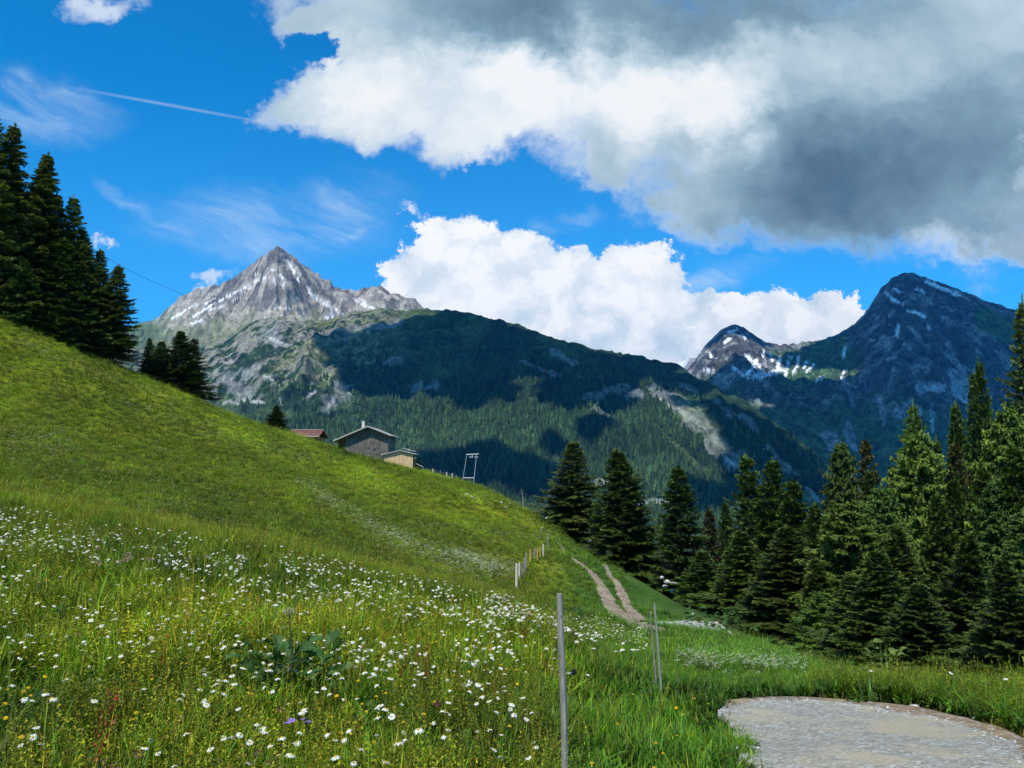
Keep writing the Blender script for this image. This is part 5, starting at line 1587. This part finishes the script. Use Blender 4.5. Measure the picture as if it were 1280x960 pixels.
for (px_, py_, hh_) in ((701, 771, .022), (708, 897, .03)):       # drying cracks
    g = Geo(); c = off(px_, py_); g.box((c.x, c.y - .0188, c.z), (.004, .004, hh_)); link('crack', g.mesh('crack', M_dark), r_root)
g = Geo(); c = off(709, 842); e = off(714, 841); g.tube([c, e], .0035, 8); g.tube([c + Vector((.004, 0, 0)), c + Vector((.011, 0, 0))], .006, 8)
ins = link('insulator', g.mesh('insulator', M_steel), r_root)
g = Geo(); c = off(717.5, 840); g.tube([c + Vector((0, -.012, -.002)), c + Vector((0, .012, -.002))], [.013, .013], 12)
g.box((c.x, c.y, c.z + .004), (.020, .016, .022)); link('insulator_head', g.mesh('insulator_head', M_black), ins)

b2 = hits(829, 872, .02)[:3]; d2 = float(b2[1][0])
post('fence_post', (b2[0][0], b2[1][0], b2[2][0] - .2), pt(818, 754, d2 * .985), .016, .011, M_post2, 'taller of the two thin leaning stakes right of the near post', group=None)
a_, b_ = gno(822, 850)
post('fence_post', (a_ * (d2 + .25), d2 + .25, float(T(a_ * (d2 + .25), d2 + .25)[0]) - .1), pt(812.5, 764, d2 + .15), .012, .008, M_postgrey, 'shorter brown stake leaning behind the taller thin one')

# stake fence in the middle distance
fr = empty('stake_fence', (0, 0, 0), label='row of short wooden stakes climbing the meadow left of the track', category='fence')
stk = [(645.5, 704, 735, 3.0, M_postpale), (649, 703, 724, 2.4, M_postpale), (652, 705, 722, 1.5, M_postgrey), (655.5, 697, 716, 1.6, M_postgrey), (657.5, 691, 712, 2.0, M_postgrey), (662.8, 687, 702, 2.2, M_postorange), (668, 685.5, 699, 2.0, M_postgrey), (671.5, 685.5, 700, 1.7, M_postorange),
       (675, 684, 697, 1.7, M_postorange), (678.8, 680, 696, 2.0, M_postpale), (684.8, 666, 686, 1.5, M_postgrey), (676.5, 662, 670, 1.5, M_postgrey)]
xs, ys, zs, ok = hits([s_[0] for s_ in stk], [s_[2] for s_ in stk], 0, 20)
fr.location = (xs[0], ys[0], zs[0]); fl = Vector(fr.location); tops_ = []
for (px_, t_, b_, w_, mt), x, y, z in zip(stk, xs, ys, zs):
    g = Geo(); tp = Vector(pt(px_ + .2, t_, y)); p0 = Vector((x, y, z - .3))
    rr = w_ * y / 1000 / 2 * 1.05
    g.tube([p0 - fl, (p0 + tp) / 2 - fl, tp - fl], [rr, rr, rr * .85], 6)
    link('stake', g.mesh('stake', mt), fr); tops_.append(tp - fl)
g = Geo()
ordr = [0, 1, 2, 3, 4, 5, 6, 7, 8, 9, 10]
for i_, j_ in zip(ordr[:-1], ordr[1:]): g.tube([tops_[i_] - Vector((0, 0, .25)), tops_[j_] - Vector((0, 0, .25))], .006, 4, False)
link('wire', g.mesh('wire', M_steel), fr)

# posts along the crest by the shed
fr = empty('crest_fence', (0, 0, 0), label='line of pale short posts on the crest between shed and lift pylon', category='fence')
stk = [(540.5, 586, 593, 1.6, M_postpale), (550.5, 587.5, 593, .9, M_postgrey), (558.4, 590, 596.5, 1.5, M_postpale), (565.2, 591.5, 599, 1.5, M_postpale), (534, 586, 590, .9, M_postgrey), (570.5, 593.5, 598, .8, M_postgrey)]
first = True; tops_ = []
for px_, t_, b_, w_, mt in stk:
    y = 126.5; a, b = gno(px_, t_); x = a * y; z = float(T(x, y)[0])
    if first: fr.location = (x, y, z); fl = Vector(fr.location); first = False
    tp = Vector((x, y, EYE + b * y)); g = Geo(); rr = w_ * y / 1000 / 2
    base_ = Vector((x + (.35 if px_ == 540.5 else 0), y, min(z, tp.z - .6) - .3))
    g.tube([base_ - fl, tp - fl], [rr, rr * .9], 6); link('stake', g.mesh('stake', mt), fr); tops_.append((px_, tp - fl))
tops_.sort(key=lambda q: q[0]); g = Geo()
for (a_, p_), (b_, q_) in zip(tops_[:-1], tops_[1:]): g.tube([p_ - Vector((0, 0, .2)), q_ - Vector((0, 0, .2))], .008, 4, False)
link('wire', g.mesh('wire', M_steel), fr)

# ------------------------------------------------------------------ huts
def ground_at(px, d):
    a, _ = gno(px, 580); return a * d, float(T(a * d, d)[0])

def barn():
    d = 123.0; k = d / 1000
    ax, az = gno(461, 532.5); x0 = ax * d; zt = EYE + az * d          # apex
    W_l = (461 - 432) * k; W_r = (485 - 461) * k; H_ap = 0
    zb = zt - (586 - 532.5) * k
    o = empty('wooden_barn', (x0, d, zb), (0, 0, 0), label='grey weathered wooden barn with shallow gable roof and chimney', category='barn')
    top = zt - zb
    depth = 8.0
    eL = 18.0 / 42.0; eR = 11.5 / 29.0
    # front wall with shallow gable, boards stand side by side
    roof_t = .16
    def ztop(x): return top - roof_t - .05 - (abs(x) * (eL if x < 0 else eR))
    body = Geo(); body.prism([(-W_l, 0), (W_r, 0), (W_r, ztop(W_r)), (0, ztop(0)), (-W_l, ztop(-W_l))], .06, depth)
    link('wall', body.mesh('wall', M_barn), o)
    nbd = 26; ws = (W_l + W_r) / nbd
    for i in range(nbd):
        xa = -W_l + ws * i + .012; xb = xa + ws - .024; prj = random.uniform(0, .03)
        g = Geo(); g.prism([(xa, 0), (xb, 0), (xb, ztop(xb) - .02), (xa, ztop(xa) - .02)], -prj, .055)
        link('board', g.mesh('board', M_barn), o)
    # square log part on the right reads as horizontal beams
    for i in range(9):
        z_ = 1.0 + i * .27
        if z_ > 3.2: break
        g = Geo(); g.box(((W_r - .0) / 2 - .55 / 2 + .25, -.08, z_), (W_r + .55 - .3, .07, .22)); link('beam', g.mesh('beam', M_barn), o)
    g = Geo(); g.box((1.0, -.13, 3.05), (.42, .06, .36)); fr_ = link('window', g.mesh('window', M_barn), o)
    g = Geo(); g.box((1.0, -.165, 3.05), (.30, .02, .25)); link('pane', g.mesh('pane', M_dark), fr_)
    g = Geo(); g.box((.95, -.13, .95), (.62, .05, .9)); link('hatch', g.mesh('hatch', M_barnbrown), o)
    g = Geo(); g.box((-.9, -.05, 1.4), (.16, .14, 2.8)); link('corner_post', g.mesh('corner_post', M_barn), o)
    # annex under the long left eave
    g = Geo(); xl = -(461 - 421.5) * k; g.prism([(xl, 0), (-W_l, 0), (-W_l, ztop(-W_l) - .05), (xl, ztop(xl) - .05)], .9, depth - .3)
    link('annex', g.mesh('annex', M_barnbrown), o)
    # roof slabs with overhang
    xl = -(461 - 418.5) * k; xr = (490.5 - 461) * k
    for nm, xa, e, sg in (('left', xl, eL, -1), ('right', xr, eR, 1)):
        g = Geo(); y0, y1 = -.95, depth + .6
        g.prism([(0, top - roof_t), (xa, top - roof_t - abs(xa) * e), (xa, top - abs(xa) * e), (0, top)] if sg > 0 else [(xa, top - roof_t - abs(xa) * e), (-.003, top - roof_t), (-.003, top), (xa, top - abs(xa) * e)], y0, y1)
        rf = link('roof', g.mesh('roof', M_roofgrey), o)
        g = Geo(); g.prism([(0, top - roof_t - .03), (xa * 1.005, top - roof_t - .03 - abs(xa) * e), (xa * 1.005, top + .015 - abs(xa) * e), (0, top + .015)] if sg > 0 else [(xa * 1.005, top - roof_t - .03 - abs(xa) * e), (-.003, top - roof_t - .03), (-.003, top + .015), (xa * 1.005, top + .015 - abs(xa) * e)], y0 - .05, y0 - .003)
        link('fascia', g.mesh('fascia', M_fascia), rf)
    g = Geo(); xc = -(461 - 450.3) * k; g.box((xc, 2.6, top - .1), (.42, .42, 1.9)); ch = link('chimney', g.mesh('chimney', M_plaster), o)
    g = Geo(); g.box((xc, 2.6, top + .89), (.52, .52, .08)); link('cap', g.mesh('cap', M_plaster), ch)
    g = Geo(); g.box((1.2, -.4, .72), (2.4, .8, .18)); link('step', g.mesh('step', M_stone), o)
barn()


def shed():
    d = 121.0; k = d / 1000
    ax, az = gno(500.5, 562.5); x0 = ax * d; zt = EYE + az * d
    zb = zt - 24 * k
    o = empty('wooden_shed', (x0, d, zb), (0, 0, 0), label='small new shed of pale vertical boards right of the barn', category='shed')
    top = zt - zb; Wl = (500.5 - 480.5) * k; Wr = (516.3 - 500.5) * k
    e = .24; rt = .10; depth = 4.2
    def zt_(x): return top - rt - .03 - abs(x) * e
    g = Geo(); g.prism([(-Wl, 0), (Wr, 0), (Wr, zt_(Wr)), (0, zt_(0)), (-Wl, zt_(-Wl))], .05, depth); link('wall', g.mesh('wall', M_barnbrown), o)
    nb = 15; ws = (Wl + Wr) / nb
    for i in range(nb):
        xa = -Wl + ws * i + .014; xb = xa + ws - .028; pr = random.uniform(0, .035)
        g = Geo()
        if xa < 0 < xb: g.prism([(xa, 0), (xb, 0), (xb, zt_(xb)), (0, zt_(0)), (xa, zt_(xa))], -pr, .045)
        else: g.prism([(xa, 0), (xb, 0), (xb, zt_(xb)), (xa, zt_(xa))], -pr, .045)
        link('board', g.mesh('board', M_shedw), o)
    for sg, xe in ((-1, -(500.5 - 476.8) * k), (1, (520.8 - 500.5) * k)):
        P_ = [(0, top - rt), (xe, top - rt - abs(xe) * e), (xe, top - abs(xe) * e), (0, top)]
        if sg < 0: P_ = [(xe, top - rt - abs(xe) * e), (-.003, top - rt), (-.003, top), (xe, top - abs(xe) * e)]
        g = Geo(); g.prism(P_, -.35, depth + .3); rf = link('roof', g.mesh('roof', M_roofgrey), o)
        P2 = [(p_[0] * 1.004, p_[1] + (.012 if q_ > 1 else -.02)) for q_, p_ in enumerate(P_)]
        g = Geo(); g.prism(P2, -.40, -.353); link('fascia', g.mesh('fascia', M_fascia), rf)
    # stacked boards lying on the roof behind
    g = Geo(); g.box((.9, 3.0, top + .12), (2.2, .8, .10), (0, .24, 0)); link('ridge_board', g.mesh('ridge_board', M_roofgrey), o)
    g = Geo(); g.box((Wr + .25, .6, 1.72), (.34, .3, .34)); link('lantern', g.mesh('lantern', M_plaster), o)
    g = Geo(); g.box((Wr + 1.0, .2, .62), (1.2, .12, .10), (0, .42, 0)); link('rail', g.mesh('rail', M_fascia), o)
shed()


def hut():
    d = 127.0; k = d / 1000
    ax, az = gno(375.5, 536); x0 = ax * d; zt = EYE + az * d
    zb = zt - 22 * k
    o = empty('log_hut', (x0, d, zb), (0, 0, 0), label='low brown hut with red brown roof half hidden by the slope', category='hut')
    top = zt - zb; W2 = 22.6 * k; e = .30; y0 = 0.0
    h_roof = 9.0 * k
    g = Geo(); yw = 1.0
    # side wall faces the camera; the roof slopes towards it
    g.box((.2, yw + 2.3, (top - 1.25) / 2), (2 * W2 - 1.0, 4.4, top - 1.25)); link('wall', g.mesh('wall', M_barnbrown), o)
    for i in range(6):
        g = Geo(); g.box((.2, yw + .06, .32 + i * .30), (2 * W2 - .96, .14, .26)); link('log', g.mesh('log', M_barnbrown), o)
    for sg in (-1, 1):
        V = [(-W2, 3.3, top), (W2, 3.3, top), (W2 + .12, 3.3 + sg * 3.2, top - h_roof), (-W2 + .02, 3.3 + sg * 3.2, top - h_roof)]
        V2 = [(x, y, z - .13) for x, y, z in V]
        g = Geo(); g.add(V + V2, [(0, 1, 2, 3), (7, 6, 5, 4), (0, 4, 5, 1), (1, 5, 6, 2), (2, 6, 7, 3), (3, 7, 4, 0)]); rf = link('roof', g.mesh('roof', M_roofred), o)
        if sg < 0:
            for i in range(15):        # roof seams
                xx = -W2 + .15 + i * (2 * W2 - .3) / 14
                g = Geo(); g.tube([(xx, 3.2, top + .02), (xx + .05, 3.3 - 3.2, top - h_roof + .02)], .03, 4); link('seam', g.mesh('seam', M_roofred), rf)
            g = Geo(); g.box((.06, 3.3 - 3.24, top - h_roof - .06), (2 * W2 + .1, .05, .16)); link('gutter', g.mesh('gutter', M_fascia), rf)
    g = Geo(); g.box((0, 3.3, top + .05), (2 * W2 + .05, .2, .09)); link('ridge_cap', g.mesh('ridge_cap', M_fascia), o)
hut()

# lift pylon
d = 126.0
def PW_(px, py): return Vector(pt(px, py, d))
o = empty('lift_pylon', PW_(585, 602), label='portal shaped steel lift pylon on the meadow crest', category='pylon'); base = Vector(o.location)
for a_, b_, r_w in (((577.8, 604), (583.6, 568), .062), ((591.5, 608), (595.3, 573), .075)):
    g = Geo(); p, q = PW_(*a_) - base, PW_(*b_) - base; g.tube([p - (q - p) * .12, q], [r_w, r_w * .8], 8); link('leg', g.mesh('leg', M_steel), o)
g = Geo(); g.tube([PW_(583, 568.2) - base, PW_(598.2, 567.6) - base], .06, 6); cb = link('crossbar', g.mesh('crossbar', M_steel), o)
g = Geo(); g.tube([PW_(579, 597.4) - base, PW_(592.4, 597.4) - base], .06, 6); link('brace', g.mesh('brace', M_steel), o)
g = Geo(); g.tube([PW_(590.5, 568) - base, PW_(590.6, 570.6) - base, PW_(589.5, 572) - base, PW_(587.4, 570.4) - base], .10, 6); link('sheave_hanger', g.mesh('sheave_hanger', M_steel), o)
for px_ in (587.6, 590.6, 594.2, 596.6):
    g = Geo(); c = PW_(px_, 571.2) - base; g.tube([c - Vector((0, .09, 0)), c + Vector((0, .09, 0))], .13, 10); link('sheave', g.mesh('sheave', M_steel), o)
g = Geo(); g.tube([PW_(595.4, 567.5) - base, PW_(595.3, 573) - base], .06, 6); link('bracket', g.mesh('bracket', M_steel), o)

# dead tree on the crest
o = empty('dead_tree', (0, 0, 0), label='bare grey dead sapling on the meadow crest left of the lone spruces', category='tree')
d = 108.0; a, b = gno(655, 634); x = a * d; z = float(T(x, d)[0]); o.location = (x, d, z)
g = Geo(); t0 = Vector(pt(652, 611, d)) - Vector(o.location); t1 = Vector(pt(653.5, 622, d)) - Vector(o.location)
g.tube([(0, 0, -.3), t1, t0], [.10, .07, .02], 6); link('trunk', g.mesh('trunk', M_postgrey), o)
for k in range(7):
    g = Geo(); p = t1 * random.uniform(.35, 1.1); q = p + Vector((random.uniform(-.9, .3), random.uniform(-.4, .4), random.uniform(.1, .6)))
    g.tube([p, q], [.025, .008], 4); link('branch', g.mesh('branch', M_postgrey), o)

# overhead cable running down from the left wood
g = Geo(); P0c = Vector(pt(60, 278, 112)); P1c = Vector(pt(222, 365, 190)); P2c = Vector(pt(420, 470, 420))
pts_ = [P0c + (P1c - P0c) * (k / 12) - Vector((0, 0, .8 * math.sin(math.pi * k / 12))) for k in range(13)]
pts_ += [P1c + (P2c - P1c) * (k / 6) for k in range(1, 7)]
g.tube([p_ - P0c for p_ in pts_], .035, 5)
link('overhead_cable', g.mesh('overhead_cable', M_dark), None, P0c, label='thin dark cable slanting down from the left spruces', category='cable')

# ------------------------------------------------------------------ stones
def rock_mesh(seed, sx=1, sy=1, sz=.7):
    V, F = ico(2); r_ = np.random.default_rng(seed)
    n_ = fbm(V[:, 0] * 1.7 + seed, V[:, 1] * 1.7 + V[:, 2] * 1.3, 4, seed) - .5
    V = V * (1 + n_[:, None] * 1.0)
    for _ in range(5):
        nrm = r_.normal(size=3); nrm /= np.linalg.norm(nrm); dd = V @ nrm; V = V - nrm[None] * np.clip(dd - .62, 0, None)[:, None] * .9
    return mesh_np('stone', V * (sx, sy, sz), F, M_stone)
RK = [rock_mesh(k, 1, .8, s_) for k, s_ in enumerate((.6, .45, .7, .5))]
M_greystone = mat_plain('grey_stone', (0.20, 0.195, 0.18), 0.9, 0.1, 0.35, 3.0)
RKG = []
for _k in range(4):
    _m = RK[_k].copy(); _m.materials.clear(); _m.materials.append(M_greystone); RKG.append(_m)
def rock(px, py, wpx, label, k=0, dmin=20, h=.0, group=None, sink=.3):
    x, y, z, ok = hit1(px, py, dmin)
    r_ = wpx * y[0] / 1000 / 2
    link('boulder', RK[k % 4], None, (x[0], y[0], z[0] + r_ * (.35 - sink * .5)), (0, 0, random.uniform(0, 6.28)), r_, label=label, category='rock', group=group)
for i, (px_, py_, w_, lab) in enumerate([(583, 619, 7, 'left stone of the pale pair lying in the slope below the pylon'), (590, 622, 6, 'right stone of the pale pair lying in the slope below the pylon'), (627, 629, 5, 'narrow pale stone right of the slope pair'), (632, 635, 5, 'pale stone below the narrow one on the slope'),
        (637, 627, 6, 'pale flat stone on the crest, left'), (641, 629, 4, 'small stone touching the flat crest stone'), (674, 645, 4, 'small pale stone at the crest near the dead sapling'), (683, 647, 6, 'long pale stone on the crest above the track'), (688, 650, 5, 'pale stone next to the long crest stone'),
        (678, 661, 6, 'round white stone at the head of the track'), (738, 678, 9, 'pale block beneath the leftmost lone spruce'), (746, 681, 8, 'grey block right of the one beneath the leftmost lone spruce'), (744, 700, 3, 'small white stone on the green slope over the track'), (713, 706, 3, 'small stone in grass left of the track'),
        (702, 712, 3, 'tiny stone left of the track'), (738, 724, 3, 'white stone at the left rut'), (720, 712, 3, 'tiny pale stone above the left rut'), (870, 789, 7, 'pale stone lying below the white road'), (866, 768, 4, 'stone on the bank over the white road')]):
    rock(px_, py_, w_, lab, i)
rock(1143, 886, 16, 'flat pale stone at the outer edge of the road bend', 1, 4)
rock(1002, 862, 8, 'small pale stone on the earthy verge of the bend', 2, 4)
rock(1218, 899, 9, 'pale stone half in grass at the road edge right', 3, 4)
# bright heap at the wood edge
for px_, py_, w_, lab, k, dz in ((827, 722, 7, 'upright pinkish block on top of the bright heap by the slender spruce', 2, .5), (834, 727, 12, 'dark middle stone of the bright heap', 0, .2), (831, 733, 11, 'white lower stone of the bright heap', 1, .2), (840, 739, 9, 'rounded grey stone at the foot of the bright heap', 2, .1), (847, 744, 7, 'small pale stone right of the bright heap', 3, .1)):
    a, b = gno(px_, py_); dd_ = 61.5; r_ = w_ * dd_ / 1000 / 2
    r_ *= .8
    link('boulder', RK[k], None, (a * dd_, dd_, EYE + b * dd_), (random.uniform(-.4, .4), 0, random.uniform(0, 6.28)), r_, label=lab, category='rock')
for px_, w_, lab, k in ((824, 16, 'grey block at the left foot of the bright heap', 3), (833, 20, 'largest grey block under the bright heap', 0), (842, 14, 'grey block under the rounded stone of the bright heap', 1), (851, 12, 'half buried grey block at the right end of the bright heap', 3)):
    a, b = gno(px_, 740); dd_ = 61.8; zg = float(T(a * dd_, dd_)[0]); r_ = w_ * dd_ / 1000 / 2
    link('boulder', RKG[k], None, (a * dd_, dd_, zg + r_ * .45), (random.uniform(-.4, .4), 0, random.uniform(0, 6.28)), (r_, r_, r_ * 1.5), label=lab, category='rock')
g = Geo(); g.box((0, 0, 0), (.95, .35, .07), (0, .10, .2)); a, b = gno(838, 728)
link('plank', g.mesh('plank', M_fascia), None, (a * 61, 61, EYE + b * 61), label='pale plank resting on the bright heap by the slender spruce', category='plank')
# loose stones on the road and its rim
n = 900
t_ = rng.random(n); i_ = rng.integers(300, 690, n); e_ = np.where(rng.random(n) < .55, np.abs(rng.normal(0, .07, n)), rng.random(n)); e_ = np.where(rng.random(n) < .5, e_, 1 - e_)
x = RLd[i_, 0] * (1 - e_) + RRd[i_, 0] * e_ + rng.normal(0, .03, n); y = RLd[i_, 1] * (1 - e_) + RRd[i_, 1] * e_ + rng.normal(0, .03, n)
z = T(x, y) + .052
scatter('loose_gravel', x, y, z, rng.uniform(0, 6.28, (n, 3)), np.abs(rng.normal(.004, .005, n)) + .003, rng.integers(0, 4, n), [('r', m_) for m_ in RK], label='loose stones strewn on the gravel road')

# ------------------------------------------------------------------ larger plants
def leaf_mesh(L, W, lobes, seed, c, fold=.25, droop=.5, seg=7):
    r_ = np.random.default_rng(seed); V = []; F = []; Cc = []
    for k in range(seg + 1):
        t = k / seg
        w = W * math.sin(math.pi * min(.97, t * .92 + .06)) ** .8 * (1 + (lobes * (.5 if k % 2 else -.35)))
        x = L * t; z = L * (.45 * t - droop * t * t)
        V += [(x + (w * .3 if k % 2 else 0), -w, z + w * fold), (x, 0, z), (x + (w * .3 if k % 2 else 0), w, z + w * fold)]
        Cc += [np.array(c) * r_.uniform(.8, 1.2)] * 3
    for k in range(seg):
        b = 3 * k; F += [(b, b + 1, b + 4, b + 3), (b + 1, b + 2, b + 5, b + 4)]
    return V, F, Cc
def leaf(L, W, lobes, seed, c, **kw):
    me = to_mesh('leaf', [leaf_mesh(L, W, lobes, seed, c, **kw)]); me.materials.clear(); me.materials.append(M_herb); return me
LEAVES = [leaf(.17, .040, .9, k, (0.06, 0.135, 0.03), seg=9, fold=.5) for k in range(4)]
umbel_me = to_mesh('flower_head', [ball(.035, (0.55, 0.52, 0.34), 77, 240, 0, .65)])
x, y, z, ok = hits(362, 872, .06)
o = empty('hogweed_plant', (x[0], y[0], z[0]), label='large dark leafed umbellifer with two brownish cream flower heads', category='plant'); bo = Vector(o.location)
for k in range(72):
    a = k * 2.4 + random.gauss(0, .2); rr = random.uniform(.02, .36); hh_ = random.uniform(.10, .42)
    link('leaf', LEAVES[k % 4], o, (rr * math.cos(a), rr * math.sin(a) * .8, hh_), (random.gauss(0, .5), random.uniform(-.9, .3), a), random.uniform(.6, 1.15))
for (px_, py_, s_) in ((361, 764, 1.0), (353, 836, 1.3)):
    tp = Vector(pt(px_, py_, y[0] + .02)) - bo
    g = Geo(); g.tube([(.01, 0, 0), tp * .55 + Vector((.02, 0, 0)), tp], [.007, .006, .004], 6); link('stem', g.mesh('stem', M_herbstem := mat_plain('dark_stem', (0.05, 0.06, 0.035), .6)), o)
    link('flower_head', umbel_me, o, tp, None, s_)
# lower left/right leafy patches
def leafy(px, py, n_, sp_, sz, name, label, c=(0.06, 0.13, 0.03), dmin=2.6, hmax=.3, cat='plant', W=.3, lob=.3, up=0):
    x, y, z, ok = hit1(px, py, dmin)
    o = empty(name, (x[0], y[0], z[0]), label=label, category=cat)
    ms = [leaf(sz, sz * W, lob, 50 + k, c) for k in range(3)]
    for k in range(n_):
        a = random.uniform(0, 6.28); rr = sp_ * math.sqrt(random.random()); xx, yy = rr * math.cos(a), rr * math.sin(a)
        zz = float(T(x[0] + xx, y[0] + yy)[0]) - z[0]
        link('leaf', ms[k % 3], o, (xx, yy, zz + random.uniform(.02, hmax) * (1 - (rr / sp_) ** 2 * .7)), (random.gauss(0, .3), random.uniform(-.7, .2) - up, random.uniform(0, 6.28)), random.uniform(.7, 1.2))
    return o
leafy(915, 792, 150, 3.0, .42, 'butterbur_clump', 'low mound of broad green leaves at the end of the white road', (0.055, 0.13, 0.025), 20, 1.0)
leafy(722, 770, 26, .42, .20, 'dock_plant', 'dark green broad leafed dock among the daisies near the posts', (0.05, 0.12, 0.03), 8, .38)
leafy(470, 905, 60, .35, .06, 'clover_patch', 'yellow green patch of small rounded leaves bottom centre left', (0.10, 0.16, 0.03), 3, .22, W=.45, lob=0)
leafy(50, 905, 22, .22, .16, 'plantain_plant', 'broad leafed green plant at the bottom left', (0.07, 0.15, 0.03), 3, .16)
# upright false helleborine at the bank
def veratrum(px, top_py, base_py, n_, label, c, dmin=5, lean=0, Lf=.22):
    x, y, z, ok = hit1(px, base_py, dmin)
    o = empty('false_helleborine', (x[0], y[0], z[0]), label=label, category='plant')
    h = EYE + gno(px, top_py)[1] * y[0] - z[0]
    g = Geo(); g.tube([(0, 0, 0), (lean * .5, 0, h * .6), (lean, 0, h)], [.012, .009, .003], 6); link('stem', g.mesh('stem', M_st2), o)
    ms = [leaf(Lf, Lf * .2, 0, 80 + k, c, droop=.3) for k in range(2)]
    for k in range(n_):
        t = (k + .5) / n_; s_ = 1.0 - .55 * t
        link('leaf', ms[k % 2], o, (lean * t, 0, h * t * .95), (random.gauss(0, .15), -.55 - .5 * t, k * 2.4), s_)
M_st2 = mat_plain('green_stem', (0.12, 0.2, 0.04), .6)
veratrum(1103, 806, 852, 14, 'left spire of the yellow green plant above the bank', (0.17, 0.25, 0.04), Lf=.14)
veratrum(1109, 804, 852, 14, 'middle spire of the yellow green plant above the bank', (0.17, 0.25, 0.04), Lf=.14)
veratrum(1117, 811, 853, 12, 'right spire of the yellow green plant above the bank', (0.17, 0.25, 0.04), Lf=.14)
veratrum(1290, 822, 880, 9, 'plant with long yellow green blades at the right picture edge', (0.22, 0.30, 0.04), Lf=.34)
leafy(1110, 800, 60, .5, .18, 'bank_shrub', 'leafy yellow green shrub behind the spires on the bank', (0.13, 0.2, 0.035), 15, .9)
leafy(1310, 905, 70, .5, .10, 'roadside_herbs', 'mixed green herbs at the lower right road edge', (0.08, 0.15, 0.03), 5.5, .25)
leafy(432, 572, 50, .8, .5, 'garden_shrub', 'small green shrub at the left corner of the barn', (0.07, 0.13, 0.03), 100, 1.6)
leafy(523, 584, 50, .6, .5, 'hedge_shrub', 'dark green shrub right of the pale shed', (0.05, 0.09, 0.025), 100, 2.2)

# ------------------------------------------------------------------ haze
M_haze, nt, out = new_mat('haze')
pv = nt.node('ShaderNodeVolumePrincipled')
pv.inputs['Color'].default_value = (0.04, 0.40, 1.0, 1)
pv.inputs['Density'].default_value = 2.6e-5
pv.inputs['Anisotropy'].default_value = 0.0
nt.l.new(pv.outputs[0], out.inputs['Volume'])
g = Geo(); top_z = 1900.0; bot_z = -260.0
g.box((1500, 5000, (top_z + bot_z) / 2), (24000, 26000, top_z - bot_z))
link('haze', g.mesh('haze', M_haze), kind='stuff', label='thin blue mountain haze')
